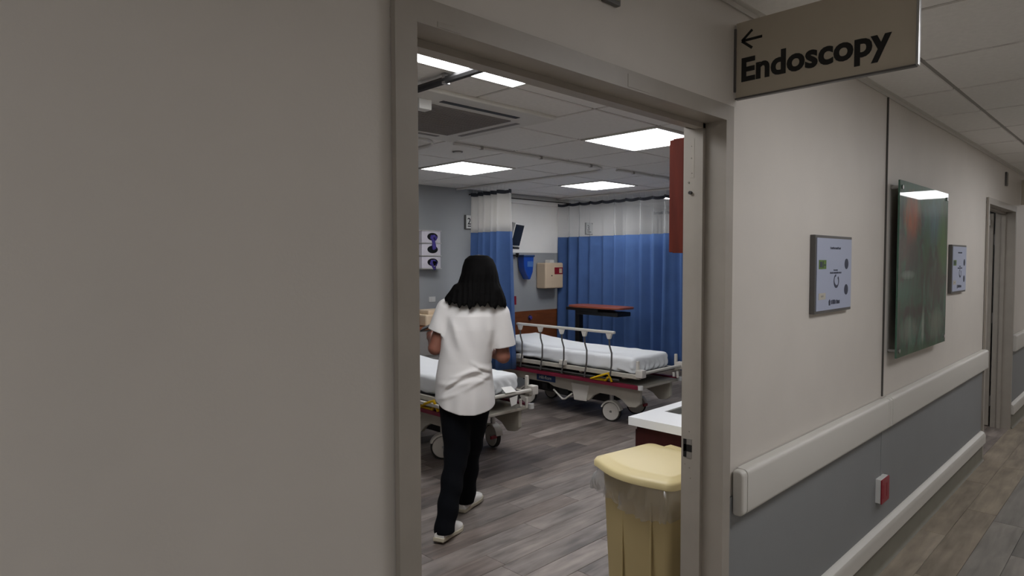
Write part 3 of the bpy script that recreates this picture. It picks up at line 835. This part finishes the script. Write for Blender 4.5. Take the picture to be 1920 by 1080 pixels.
# ------------------------------------------------------------------ counter and cabinets along the corridor wall
bc = thing('base_cabinet', 'dark reddish wooden base cabinet under the white worktop', 'cabinet', (2.42, WT, 0))
MB().box(.005, 2.4, .006, .50, .09, .862).box(.03, 2.38, .006, .45, .0005, .09).build('cabinet_body', 'dark_cabinet', bc)
for i in range(4):
    dr = MB().box(.02 + i * .595, .60 + i * .595, .50, .52, .12, .84).build('cabinet_door', 'dark_cabinet', bc, bevel=.004)
    MB().tube([(.5 + i * .595, .522, .70), (.5 + i * .595, .545, .71), (.5 + i * .595, .545, .79), (.5 + i * .595, .522, .80)], .006).build('handle', 'steel', dr)
wt = thing('worktop', 'white worktop with a grey sink beside the doorway', 'counter', (2.404, WT, .862))
MB().box(0, .20, .001, .532, .001, .038).box(.58, 2.44, .001, .532, .001, .038).box(.20, .58, .001, .10, .001, .038).box(.20, .58, .47, .532, .001, .038).build('counter_slab', 'counter_white', wt, smooth=False)
MB().box(.19, .59, .09, .48, .002, .006).box(.195, .205, .095, .475, -.0, .034).box(.575, .585, .095, .475, 0, .034).box(.195, .585, .095, .105, 0, .034).box(.195, .585, .465, .475, 0, .034).build('sink_basin', 'sink_grey', wt)
MB().tube([(.39, .055, .038), (.39, .055, .26), (.39, .09, .30), (.39, .16, .30), (.39, .19, .27)], .012).build('faucet', 'steel', wt)
uc = thing('wall_cabinet', 'red-brown wooden wall cabinet above the worktop', 'cabinet', (2.385, WT, 1.635))
MB().box(0, 2.4, -.006, .30, 0, .475).build('cabinet_body', 'mahogany', uc, bevel=.001)
for i in range(4):
    dr = MB().box(.003 + i * .6, .597 + i * .6, .30, .32, .003, .472).build('cabinet_door', 'mahogany', uc, bevel=.003)
    MB().tube([(.53 + i * .6, .322, .05), (.53 + i * .6, .345, .06), (.53 + i * .6, .345, .13), (.53 + i * .6, .322, .14)], .005).build('handle', 'steel', dr)

# ------------------------------------------------------------------ waste bin
bn = thing('waste_bin', 'yellow-beige lidded waste bin with a clear liner beside the door jamb', 'bin', (2.205, .385, 0), R(-8))
def rrect(x0, x1, y0, y1, r, bulge=0, n=5, nb=9):
    p = []
    for cx, cy, a0 in ((x1 - r, y1 - r, 0), (x0 + r, y1 - r, 90), (x0 + r, y0 + r, 180), (x1 - r, y0 + r, 270)):
        for i in range(n):
            a = R(a0 + 90 * i / (n - 1)); p.append((cx + r * math.cos(a), cy + r * math.sin(a)))
        if a0 == 90:        # front edge (low x), bulging towards -x
            for i in range(1, nb):
                t = i / nb; y = (y1 - r) + (y0 + r - y1 + r) * t
                p.append((x0 - bulge * math.sin(math.pi * t), y))
    return p
def loft(rings, cap=True):
    vs = []; n = len(rings[0][0])
    for poly, z in rings: vs += [(x, y, z) for x, y in poly]
    fs = []
    for r in range(len(rings) - 1):
        for i in range(n): fs.append((r * n + i, r * n + (i + 1) % n, (r + 1) * n + (i + 1) % n, (r + 1) * n + i))
    if cap: fs += [tuple(range(n - 1, -1, -1)), tuple(range((len(rings) - 1) * n, len(rings) * n))]
    return vs, fs
MB().add(*loft([(rrect(-.12, .14, -.15, .145, .02, .012), .001), (rrect(-.15, .165, -.175, .175, .03, .015), .77)])).build('bin_body', 'bin_plastic', bn, angle=35)
MB().box(-.157, -.150, .045, .055, .03, .70).box(-.157, -.150, -.10, -.09, .03, .70).build('bin_rib', 'bin_plastic', bn, bevel=.002)
lid = MB().add(*loft([(rrect(-.18, .16, -.21, .188, .035, .038), .775), (rrect(-.19, .167, -.216, .196, .04, .042), .777), (rrect(-.19, .167, -.216, .196, .04, .042), .796), (rrect(-.182, .161, -.21, .19, .036, .040), .806), (rrect(-.165, .15, -.195, .175, .03, .036), .808), (rrect(-.155, .143, -.188, .166, .03, .034), .816), (rrect(-.145, .135, -.18, .156, .03, .032), .818)])).build('bin_lid', 'bin_lid', bn, angle=50)
MB().box(.135, .18, -.02, .09, .785, .82).build('lid_hinge', 'bin_lid', bn, bevel=.005)
def bag():
    rg = random.Random(4); rings = []
    base = rrect(-.165, .17, -.176, .186, .035, .016, n=9, nb=22)
    n = len(base); c = Vector((0, 0))
    dr = [rg.uniform(0, 1) for _ in range(n)]
    for k in range(9):
        t = k / 8; z = .777 - .012 - t * .105
        poly = []
        for i, (x, y) in enumerate(base):
            wv = .010 * math.sin(i * .9 + 2 * t) * t + .012 * math.sin(i * 2.3 + 4 * t) * t + .006 * dr[i] * t
            puff = .012 * math.sin(math.pi * min(1, t * 1.1)) + .003
            if y > .12 and x < .05: puff += .030 * t * (1 - .4 * t)
            d = Vector((x, y)).normalized()
            poly.append((x + d.x * (puff + wv), max(-.196, y + d.y * (puff + wv))))
        rings.append((poly, z))
    vs_, fs_ = loft(rings, cap=False)
    vs2 = []
    for i, v in enumerate(vs_):
        t = (i // n) / 8; a = i % n
        drop = t * (.02 * math.sin(a * .23 + 1.0) + .035 * (1 if v[0] < -.1 and v[1] < 0 else 0) * (-v[1] / .18))
        vs2.append((v[0], v[1], v[2] - drop))
    return MB().add(vs2, fs_).build('bin_liner', 'clear_bag', bn, angle=None)
bag()

# ------------------------------------------------------------------ overbed table
tb = thing('overbed_table', 'reddish wooden overbed table standing in front of the drawn curtain', 'table', (6.13, 3.70, 0), R(-4))
tp = []
for i in range(40):
    a = 2 * math.pi * i / 40
    sx, sy = math.cos(a), math.sin(a)
    x = .17 * math.copysign(abs(sx) ** .45, sx); y = .42 * math.copysign(abs(sy) ** .35, sy)
    x += -.025 * math.cos(math.pi * y / .94) if x < 0 else 0
    tp.append((x, y))
MB().prism(tp, 'z', 1.050, 1.075).build('table_top', 'table_wood', tb, bevel=.006, angle=50)
MB().box(-.05, .05, .30, .40, .08, .56).build('outer_column', 'dark_metal', tb, bevel=.004)
MB().box(-.035, .035, .315, .385, .56, 1.04).build('inner_column', 'black', tb, bevel=.004)
MB().box(-.16, .16, -.1, .42, 1.015, 1.051).build('support_plate', 'black', tb, bevel=.004)
MB().box(-.19, -.15, -.38, .40, .055, .09).box(.15, .19, -.38, .40, .055, .09).box(-.19, .19, .31, .39, .055, .09).build('base_frame', 'dark_metal', tb, bevel=.004)
for x in (-.17, .17):
    for y in (-.36, .38):
        MB().cyl((x - .012, y, .0275), (x + .012, y, .0275), .027, n=16).build('caster', 'rubber', tb)
MB().box(-.12, .12, -.36, .30, .965, 1.015).build('under_tray', 'black', tb, bevel=.01)

# ------------------------------------------------------------------ hospital stretchers
def caster(root, x, y, ang, pedal=True, fender=True):
    c = Matrix.Translation((x, y, 0)) @ Matrix.Rotation(R(ang), 4, 'Z')
    def cy(a, b, r, n=28): return MB().cyl(c @ Vector(a), c @ Vector(b), r, n=n)
    wv = []
    wh = cy((-.018, 0, .103), (.018, 0, .103), .1015).build('wheel', 'rubber', root, bevel=.006)
    cy((-.024, 0, .103), (.024, 0, .103), .088).build('wheel_cover', 'bed_cream', wh, bevel=.006)
    cy((-.027, 0, .103), (.027, 0, .103), .012, 12).build('axle_cap', 'steel', wh)
    # fork / fender shell
    arc = []
    for i in range(9):
        a = R(20 + 150 * i / 8); arc.append((.112 * math.cos(a), .103 + .112 * math.sin(a)))
    inner = [(p[0] * .85, .103 + (p[1] - .103) * .85) for p in arc[::-1]]
    mb = MB(); mb.prism(arc + inner, 'x', -.034, .034)
    mb.v = [tuple(c @ Vector(v)) for v in mb.v]
    mb.build('fender', 'bed_cream', root, bevel=.003)
    MB().cyl((x, y, .20), (x, y, .29), .022).build('caster_stem', 'steel', root)
def stretcher(label, loc, rail_up, wheels, tag_paper=False, seed=1):
    t = thing('stretcher_bed', label, 'bed', loc)
    # litter frame
    fr = MB()
    for s in (-1, 1): fr.box(s * .345 - .016, s * .345 + .016, .02, 2.03, .495, .535)
    for y in (.22, .75, 1.3, 1.95): fr.box(-.33, .33, y - .02, y + .02, .475, .51)
    fr.build('litter_frame', 'bed_beige', t, bevel=.004)
    MB().box(-.325, .325, .06, 2.0, .512, .533).build('litter_deck', 'dark_metal', t, bevel=.004)
    MB().tube([(-.345, 0.0, .553), (.345, 0.0, .553)], .0155, 14).build('push_bar', 'bed_cream', t)
    for s in (-1, 1):
        MB().box(s * .352 - .034, s * .352 + .034, -.03, .05, .515, .588).build('corner_block', 'bed_cream', t, bevel=.008)
        MB().cyl((s * .335, .055, .55), (s * .335, .055, .665), .0165).build('pole_socket', 'bed_cream', t, bevel=.004)
        MB().box(s * .352 - .03, s * .352 + .03, 2.0, 2.07, .515, .585).build('corner_block', 'bed_cream', t, bevel=.008)
    MB().tube([(-.345, 2.045, .553), (.345, 2.045, .553)], .0155, 14).build('push_bar', 'bed_cream', t)
    # mattress with fitted sheet
    h = .011; lo = (-.36, .02, .50); hi = (.36, 2.02, .92)
    P = grid(lo, hi, h); x, y, z = P
    lift = np.clip((y - 1.2) / .9, 0, 1) ** 1.25 * .075
    zz = z - lift
    qx = np.abs(x) - (.315 - .045); qy = np.abs(y - 1.05) - (.935 - .045); qz = np.abs(zz - .607) - (.075 - .04)
    f = np.sqrt(np.maximum(qx, 0) ** 2 + np.maximum(qy, 0) ** 2 + np.maximum(qz, 0) ** 2) + np.minimum(np.maximum(qx, np.maximum(qy, qz)), 0) - .042
    side = np.clip((.66 - zz) / .1, 0, 1)
    foot = np.clip((.5 - y) / .4, 0, 1)
    f += side * foot * .011 * np.sin(x * 75 + y * 40 + 2 * np.sin(zz * 40)) + side * .0035 * np.sin(y * 26 + 3 * np.sin(x * 9) + zz * 30)
    f += side * np.clip((y - 1.1) / .5, 0, 1) * .013 * np.sin(zz * 95 + y * 14 + seed)          # slanting drape folds near the head
    f += .0022 * np.sin(x * 19 + 2.2 * np.sin(y * 5 + seed)) * np.sin(y * 13 + x * 6)
    f += .003 * np.sin((x * .6 + y) * 34 + seed) * np.clip(1 - np.abs(y - .45) / .25, 0, 1) * (1 - side)
    mtt = link('mattress', surfnet(f, lo, h, 'mattress'), 'sheet', t, angle=None)
    # base: hood, tray, bumper
    poly = [(.06, .395), (.06, .245), (.11, .205), (.20, .195), (.27, .255), (.36, .285), (.55, .285), (.62, .25), (.68, .19), (.86, .185), (.90, .25), (1.16, .27), (1.24, .30), (1.9, .30), (1.95, .34), (1.95, .395)]
    for s_ in (-1, 1): MB().prism(poly, 'x', s_ * .285, s_ * .245).build('base_skirt', 'bed_beige', t, bevel=.010, seg=2)
    MB().box(-.11, .11, .55, 1.75, .16, .395).build('base_core', 'dark_metal', t, bevel=.01)
    MB().box(-.24, .24, .42, .50, .28, .34).box(-.24, .24, 1.58, 1.66, .28, .34).build('axle_beam', 'dark_metal', t, bevel=.006)
    MB().prism([(.67, .345), (.70, .18), (.86, .175), (.90, .345)], 'x', -.302, -.283).build('pump_cover', 'bed_cream', t, bevel=.006)
    MB().box(-.335, .335, .03, 1.98, .393, .417).build('storage_tray', 'bed_beige', t, bevel=.006)
    for s in (-1, 1):
        b = MB().prism([(s * .33, .06), (s * .365, .02), (s * .378, .05), (s * .378, 1.95), (s * .365, 1.98), (s * .33, 1.95)], 'z', .398, .434).build('side_bumper', 'bed_red', t, bevel=.007, seg=2)
        MB().cyl((s * .345, .018, .395), (s * .345, .018, .437), .026, n=16).build('bumper_cap', 'plate_white', b, bevel=.004)
    bg = MB().box(-.2895, -.284, 1.13, 1.40, .312, .380).build('maker_badge', 'bed_blue', t, bevel=.002)
    text_obj('badge_lettering', 'Hill-Rom', .05, 'plate_white', bg, frame_mx((-.290, 1.365, .333), (0, -1, 0), (0, 0, 1)), bold=.0006, depth=.0005)
    # lift columns
    for y in (.62, 1.5):
        MB().box(-.12, .12, y - .11, y + .11, .415, .45).build('column_base', 'dark_metal', t, bevel=.006)
        MB().cyl((0, y, .44), (0, y, .51), .075, n=20).build('lift_column', 'rubber', t)
    for y, r in ((1.0, .052), (1.15, .045), (.82, .03)):
        MB().box(-.20, .20, y - r, y + r, .417, .475).build('stowage_box', 'dark_metal', t, bevel=.008)
    # pedals and mechanics low down on the near side
    for s in (-1, 1):
        MB().box(s * .26 - .03, s * .26 + .03, .95, 1.08, .195, .265).build('pedal_block', 'black', t, bevel=.012)
        MB().tube([(s * .28, .90, .23), (s * .30, .98, .165), (s * .30, 1.02, .16), (s * .28, 1.16, .235)], .010).build('pedal_bar', 'bed_cream', t)
        MB().box(s * .27 - .025, s * .27 + .025, 1.24, 1.31, .225, .295).build('brake_pedal', 'black', t, bevel=.01)
        MB().tube([(s * .372, .33, .44), (s * .405, .345, .525), (s * .405, .45, .485), (s * .372, .58, .445), (s * .372, .40, .445), (s * .39, .36, .48)], .012).build('yellow_handle', 'yellow', t)
    MB().box(.20, .27, .34, .36, .10, .13).build('steer_pedal', 'outlet_red', t, bevel=.006)
    # side rails
    for s in (-1, 1):
        up = rail_up and s < 0
        X = s * .392; zt = .92 if up else .485
        sr = MB().box(X - .017, X + .017, .28, 1.60, zt - .013, zt + .013).build('rail_top', 'bed_cream', t, bevel=.007)
        MB().box(s * .368 - .008, s * .368 + .008, .25, 1.72, .458, .472).build('rail_track', 'frame_grey', t, bevel=.003)
        for y in (.345, .65, .95, 1.25, 1.55):
            if up:
                MB().prism([(y - .035, zt - .012), (y + .035, zt - .012), (y + .015, zt - .065), (y - .015, zt - .065)], 'x', X - .013, X + .013).build('rail_bracket', 'bed_cream', sr, bevel=.003)
                MB().tube([(X, y, zt - .06), (X, y - .004, zt - .13), (X, y - .03, zt - .20), (X, y - .028, .60), (X, y + .0, .45)], .0085).build('rail_post', 'frame_grey', sr)
        for y in (.95, 1.58):
            MB().box(s * .372 - .025, s * .372 + .025, y - .035, y + .035, .535, .585).build('rail_pivot', 'bed_cream', t, bevel=.006)
    for (x_, y_, a_) in wheels: caster(t, x_, y_, a_)
    if tag_paper:
        MB().add([(.02, -.02, .575), (.14, -.02, .572), (.16, .06, .60), (.05, .06, .605), (.02, -.021, .573), (.14, -.021, .57), (.16, .059, .598), (.05, .059, .603)],
                 [(0, 1, 2, 3), (7, 6, 5, 4), (0, 4, 5, 1), (1, 5, 6, 2), (2, 6, 7, 3), (3, 7, 4, 0)]).build('paper_tag', 'paper', t)
        MB().add([(.06, -.022, .53), (.15, -.022, .54), (.13, -.03, .475), (.07, -.03, .465), (.06, -.024, .53), (.15, -.024, .54), (.13, -.032, .475), (.07, -.032, .465)],
                 [(0, 1, 2, 3), (7, 6, 5, 4), (0, 4, 5, 1), (1, 5, 6, 2), (2, 6, 7, 3), (3, 7, 4, 0)]).build('paper_tag', 'paper', t)
        for a_, b_ in ((.20, .44), (.27, .42)): MB().cyl((a_, -.005, b_), (a_, -.005, .50), .012).build('foot_knob', 'bed_cream', t)
    else:
        for a_, b_ in ((.20, .46), (.27, .44)): MB().cyl((a_, -.005, b_), (a_, -.005, .50), .012).build('foot_knob', 'bed_cream', t)
    return t
stretcher('wheeled hospital bed with white sheet and raised side rail between the curtains', (5.405, 2.39, 0), True, [(-.195, .46, 12), (.235, .46, 25), (-.2, 1.62, 30), (.2, 1.62, 0)], seed=1)
stretcher('wheeled hospital bed with white sheet partly hidden behind the walking woman', (3.455, 2.60, 0), False, [(-.215, .47, 55), (.30, .43, -10), (-.2, 1.62, 10), (.2, 1.62, 0)], tag_paper=True, seed=3)

# ------------------------------------------------------------------ the walking woman
P0 = Vector((2.45, 1.97, 0))
nF = Vector((F0.x, F0.y, 0)).normalized(); rH = Vector((nF.y, -nF.x, 0))
wom = bpy.data.objects.new('person', None); COL.objects.link(wom)
wom.location = P0; wom.rotation_euler = (0, 0, math.atan2(rH.y, rH.x))      # local x = to her right, local y = away from the doorway
tag(wom, 'woman in a white short-sleeved top and dark trousers walking between the beds', 'person')

LSH, RSH = (-.035, .01, 1.325), (.275, .0, 1.295)
LEL, REL = (-.108, .0, 1.085), (.300, .02, 1.03)
LWR, RWR = (-.155, .20, 1.125), (.165, .22, 1.045)
LHIP, RHIP = (.0, .0, .85), (.145, .02, .85)
LKN, RKN = (.022, -.02, .475), (.092, .15, .475)
LAN, RAN = (-.04, -.19, .105), (.05, .27, .10)
def hand(P, wr, d, side, up, k=1.0):
    # palm + five fingers; d: pointing direction, side: towards the thumb, up: back of the hand
    d = Vector(d).normalized(); up = Vector(up); up = (up - d * up.dot(d)).normalized(); sd = d.cross(up)
    if sd.dot(Vector(side)) < 0: sd = -sd
    w_ = Vector(wr); pal = w_ + d * .045
    f = rc(P, w_, w_ + d * .075 + sd * .012, .021, .019)
    f = smin(f, rc(P, w_ + d * .01 - sd * .012, w_ + d * .075 - sd * .022, .019, .017), .015)
    for off, ln in ((.030, .066), (.010, .074), (-.010, .069), (-.029, .053)):
        a = w_ + d * .078 + sd * off
        b = a + d * ln * .50 - up * ln * .22
        c = b + d * ln * .12 - up * ln * .44
        f = smin(f, np.minimum(rc(P, a, b, .0092, .0085), rc(P, b, c, .0085, .0072)), .004)
    a = w_ + d * .02 + sd * .022; b = a + d * .032 + sd * .026 - up * .012; c = b + d * .030 + sd * .002 - up * .016
    f = smin(f, np.minimum(rc(P, a, b, .0115, .010), rc(P, b, c, .010, .008)), .006)
    return f
def body():
    h = .0055; lo = (-.26, -.30, .04); hi = (.42, .42, 1.66)
    P = grid(lo, hi, h)
    f = rc(P, (.07, 0, .90), (.075, .0, 1.05), .108, .092)
    f = smin(f, rc(P, (.075, 0, 1.05), (.12, .0, 1.25), .095, .105), .05)
    f = smin(f, rc(P, LSH, RSH, .042, .042), .03)
    f = smin(f, rc(P, (.122, .0, 1.33), (.145, .015, 1.46), .052, .05), .04)
    hc = (.156, .035, 1.535)
    hd = el(P, hc, (.073, .092, .108)); hd = smin(hd, el(P, (hc[0] + .006, hc[1] + .045, 1.475), (.052, .048, .06)), .03)
    hd = smin(hd, rc(P, (hc[0] + .008, hc[1] + .088, 1.545), (hc[0] + .009, hc[1] + .108, 1.507), .008, .013), .015)       # nose
    for s in (-1, 1):
        hd = smin(hd, el(P, (hc[0] + s * .074, hc[1] - .002, 1.53), (.012, .022, .032)), .008)                            # ears
        hd = np.maximum(hd, -(el(P, (hc[0] + .008 + s * .032, hc[1] + .096, 1.538), (.018, .014, .011))))                   # eye sockets
        hd = np.minimum(hd, el(P, (hc[0] + .008 + s * .032, hc[1] + .077, 1.538), (.0145, .012, .0115)))                    # eyeballs
    hd = smin(hd, el(P, (hc[0] + .008, hc[1] + .088, 1.472), (.024, .011, .005)), .004)                                   # lips
    hd = smin(hd, el(P, (hc[0] + .008, hc[1] + .088, 1.462), (.021, .011, .006)), .004)
    f = smin(f, hd, .02)
    for sh, elb, wr in ((LSH, LEL, LWR), (RSH, REL, RWR)):
        f = smin(f, rc(P, sh, elb, .043, .040), .02)
        f = smin(f, rc(P, elb, wr, .037, .024), .015)
    for hip, kn, an in ((LHIP, LKN, LAN), (RHIP, RKN, RAN)):
        f = smin(f, rc(P, hip, kn, .082, .055), .04)
        f = smin(f, rc(P, kn, an, .052, .035), .02)
        f = smin(f, rc(P, (an[0], an[1], an[2]), (an[0] + .02, an[1] + .05, an[2] - .02), .036, .03), .02)
    f = smin(f, hand(P, LWR, (-.05, .9, .3), (1, 0, .2), (-.5, -.2, 1)), .012)
    f = smin(f, hand(P, RWR, (-.8, .6, .1), (0, .2, 1), (.3, .8, .2)), .012)
    return link('body', surfnet(f, lo, h, 'body'), 'skin', wom, angle=None)
bd_ = body(); bd_['label'] = 'brown skin of her arms'

def shirt():
    h = .0042; lo = (-.20, -.20, .68); hi = (.40, .21, 1.42)
    P = grid(lo, hi, h); x, y, z = P
    zs = [.68, .80, .92, 1.0, 1.1, 1.2, 1.28, 1.33, 1.37, 1.42]
    cx = np.interp(z, zs, [.068, .070, .066, .070, .084, .105, .118, .122, .125, .13])
    a = np.interp(z, zs, [.184, .180, .170, .160, .160, .168, .175, .172, .135, .080])
    b = np.interp(z, zs, [.150, .148, .138, .128, .125, .126, .118, .100, .075, .050])
    r = np.sqrt(((x - cx) / a) ** 2 + ((y - .005) / b) ** 2)
    f = (r - 1) * np.minimum(a, b) * .95
    f = np.maximum(f, z - 1.405)
    def ax(sh, elb, t): return tuple(np.array(sh) + (np.array(elb) - np.array(sh)) * t)
    for sh, elb, r1 in ((LSH, LEL, .066), (RSH, REL, .072)):
        e = np.array(elb) + ((-.018, -.005, 0) if elb[0] < 0 else (.012, -.005, 0))
        s = rc(P, (sh[0], sh[1], sh[2] - .008), e, .066, r1)
        d = (e - np.array(sh)); L = np.linalg.norm(d); d = d / L
        cut = 0.62 if elb[0] < 0 else .78
        tt = (x - sh[0]) * d[0] + (y - sh[1]) * d[1] + (z - sh[2]) * d[2]
        s = np.maximum(s, tt - L * cut)
        f = smin(f, s, .025)
    # folds
    back = np.clip(-(y - .0) / .06, 0, 1)
    def ridge(zc, wd, amp, u0, u1):
        win = np.clip((x - u0) / .05, 0, 1) * np.clip((u1 - x) / .05, 0, 1)
        return amp * np.exp(-((z - zc) / wd) ** 2) * win * back
    f -= ridge(.955 + .35 * (x - .1) - 1.8 * (x - .12) ** 2, .016, .011, -.06, .20)
    f += ridge(.925 + .30 * (x - .1) - 1.4 * (x - .12) ** 2, .014, .009, -.06, .20)
    f -= ridge(.90 + .1 * (x - .1), .018, .006, -.1, .22)
    f -= ridge(.985 - .5 * (x - .17), .014, .008, .10, .26)
    f += ridge(.965 - .55 * (x - .17), .012, .007, .12, .26)
    f -= ridge(.945 + .02 * np.sin((x - .05) * 22), .010, .005, -.02, .24)
    f += ridge(.915 + .02 * np.sin((x - .02) * 20), .010, .004, .0, .25)
    f -= ridge(.83 + .35 * (x - .02), .014, .005, -.1, .06)
    f -= ridge(.87 + .5 * (x - .1), .016, .006, .05, .25)
    f += .004 * np.sin((x - .07) * 70) * np.clip((.9 - z) / .2, 0, 1) * back
    f += .003 * np.sin(x * 60 + z * 18) * np.clip((z - 1.0) / .1, 0, 1) * np.clip((1.3 - z) / .1, 0, 1)
    f -= .006 * np.exp(-((x - .005 - .25 * (1.25 - z)) / .02) ** 2) * np.clip((1.28 - z) / .05, 0, 1) * np.clip((z - 1.08) / .08, 0, 1) * back
    f -= .006 * np.exp(-((x - .235 + .15 * (1.25 - z)) / .02) ** 2) * np.clip((1.25 - z) / .05, 0, 1) * np.clip((z - 1.05) / .08, 0, 1) * back
    f = np.maximum(f, -(f + .014))
    hem = .724 + 1.35 * np.minimum((x - .085) ** 2, .04) + .015 * np.clip(y / .1, -1, 1) - .06 * (x - .07)
    f = np.maximum(f, hem - z)
    f = np.maximum(f, z - 1.385)
    for sh, elb in ((LSH, LEL), (RSH, REL)):
        e = np.array(elb) + ((-.018, -.005, 0) if elb[0] < 0 else (.012, -.005, 0))
        d = (e - np.array(sh)); L = np.linalg.norm(d); d = d / L
        cut = 0.60 if elb[0] < 0 else .76
        tt = (x - sh[0]) * d[0] + (y - sh[1]) * d[1] + (z - sh[2]) * d[2]
        out = (x < cx - a - .002) if elb[0] < 0 else (x > cx + a + .002)
        f = np.where(out, np.maximum(f, tt - L * cut), f)
    return link('blouse', surfnet(f, lo, h, 'blouse'), 'shirt', wom, angle=None)
shirt()['label'] = 'white loose short-sleeved top'

def trousers():
    h = .006; lo = (-.16, -.32, .03); hi = (.30, .36, .98)
    P = grid(lo, hi, h); x, y, z = P
    f = el(P, (.072, .0, .84), (.150, .125, .14))
    for hip, kn, an, ra in ((LHIP, LKN, LAN, .058), (RHIP, RKN, RAN, .056)):
        f = smin(f, rc(P, (hip[0], hip[1], hip[2] - .02), kn, .096, .078), .04)
        f = smin(f, rc(P, kn, (an[0], an[1] - .012, an[2] - .06), .070, ra), .02)
    f += .004 * np.sin(z * 42 + x * 20 + y * 15) * np.clip((.6 - z) / .2, 0, 1)
    f = np.maximum(f, .052 - z)
    f = np.maximum(f, z - .96)
    return link('trousers', surfnet(f, lo, h, 'trousers'), 'trousers', wom, angle=None)
trousers()

def shoe(x, y, z, ang, pitch):
    h = .0045; lo = (-.06, -.06, -.01); hi = (.06, .24, .13)
    P = grid(lo, hi, h); X, Y, Z = P
    wdt = np.interp(Y, [-.04, .0, .06, .12, .17, .21], [.030, .034, .034, .044, .044, .028])
    top = np.interp(Y, [-.04, .0, .05, .10, .15, .20, .22], [.055, .058, .075, .074, .058, .048, .035])
    r = np.maximum(np.abs(X) / wdt, 0)
    f = np.maximum(np.sqrt(r ** 2 + np.maximum((Z - .03) / (top - .03), 0) ** 2) - 1, -1) * .034
    f = np.maximum(f, np.maximum(-Y - .042, Y - .212) )
    f = np.maximum(f, .018 - Z)
    f = smin(f, f + .001, .002)
    up = surfnet(f, lo, h, 'shoe_upper')
    qx = np.abs(X) - (wdt + .004)
    g = np.maximum(np.maximum(qx, np.abs(Z - .012) - .012), np.maximum(-Y - .048, Y - .218))
    so = surfnet(g, lo, h, 'shoe_sole')
    mx = Matrix.Translation((x, y, z)) @ Matrix.Rotation(R(-ang), 4, 'Z') @ Matrix.Rotation(R(pitch), 4, 'X')
    up.transform(mx); so.transform(mx)
    u = link('shoe', up, 'shoe', wom, angle=None); u['label'] = 'white sneaker'
    link('sole', so, 'shoe_sole', u, angle=50)
shoe(-.05, -.215, .012, 22, -4)
shoe(.042, .245, .004, 24, 2)

def hair():
    h = .0055; lo = (-.10, -.20, 1.28); hi = (.38, .17, 1.67)
    P = grid(lo, hi, h); x, y, z = P
    zs = [1.30, 1.345, 1.38, 1.43, 1.48, 1.53, 1.575, 1.615, 1.637, 1.646]
    cx = np.interp(z, zs, [.132, .134, .138, .148, .156, .160, .158, .156, .155, .155])
    a = np.interp(z, zs, [.172, .176, .172, .146, .122, .110, .100, .084, .056, .004])
    b = np.interp(z, zs, [.085, .09, .095, .100, .108, .115, .108, .086, .052, .002])
    cy = np.interp(z, zs, [-.055, -.05, -.04, -.02, .0, .012, .018, .02, .02, .02])
    ang = np.arctan2(y - cy, x - cx)
    r = np.sqrt(((x - cx) / a) ** 2 + ((y - cy) / b) ** 2)
    f = (r - 1) * np.minimum(a, b) * .8
    low = np.clip((1.58 - z) / .15, 0, 1)
    f += low * (.0022 * np.sin(ang * 23 + 2 * np.sin(z * 22)) + .0015 * np.sin(ang * 61 + 5 * z * 10))
    rag = .010 * np.sin(x * 95) + .008 * np.sin(x * 210 + 1) + .006 * np.sin(x * 41 + .5)
    zb = 1.345 + rag + np.clip((.02 - x) / .05, 0, 1) * .028 - np.clip((x - .25) / .05, 0, 1) * .012
    f = np.maximum(np.maximum(f, zb - z), z - 1.6415)
    f = smin(f, rc(P, (.262, -.05, 1.42), (.302, -.055, 1.350), .030, .012), .02)
    f = smin(f, rc(P, (.03, -.05, 1.44), (-.028, -.05, 1.385), .030, .012), .02)
    face = el(P, (.162, .125, 1.51), (.066, .085, .10))          # opening for the face
    f = np.maximum(f, -face)
    return link('hair', surfnet(f, lo, h, 'hair'), 'hair', wom, angle=None)
hair()['label'] = 'shoulder length straight black hair'
# phone held in the left hand: rests in the hand, a thing of its own
ph = thing('phone', 'black phone in the left hand of the walking woman', 'phone')
lw = Vector(LWR); c = P0 + rH * (lw.x - .040) + nF * (lw.y + .095) + Vector((0, 0, lw.z + .055))
ph.location = c; ph.rotation_euler = (R(2), R(-22), math.atan2(rH.y, rH.x))
MB().box(-.036, .036, -.072, .072, -.0045, .0045).build('phone_body', 'black', ph, bevel=.003)
MB().box(-.033, .033, -.068, .068, .0043, .0052).build('phone_screen', 'screen_black', ph)
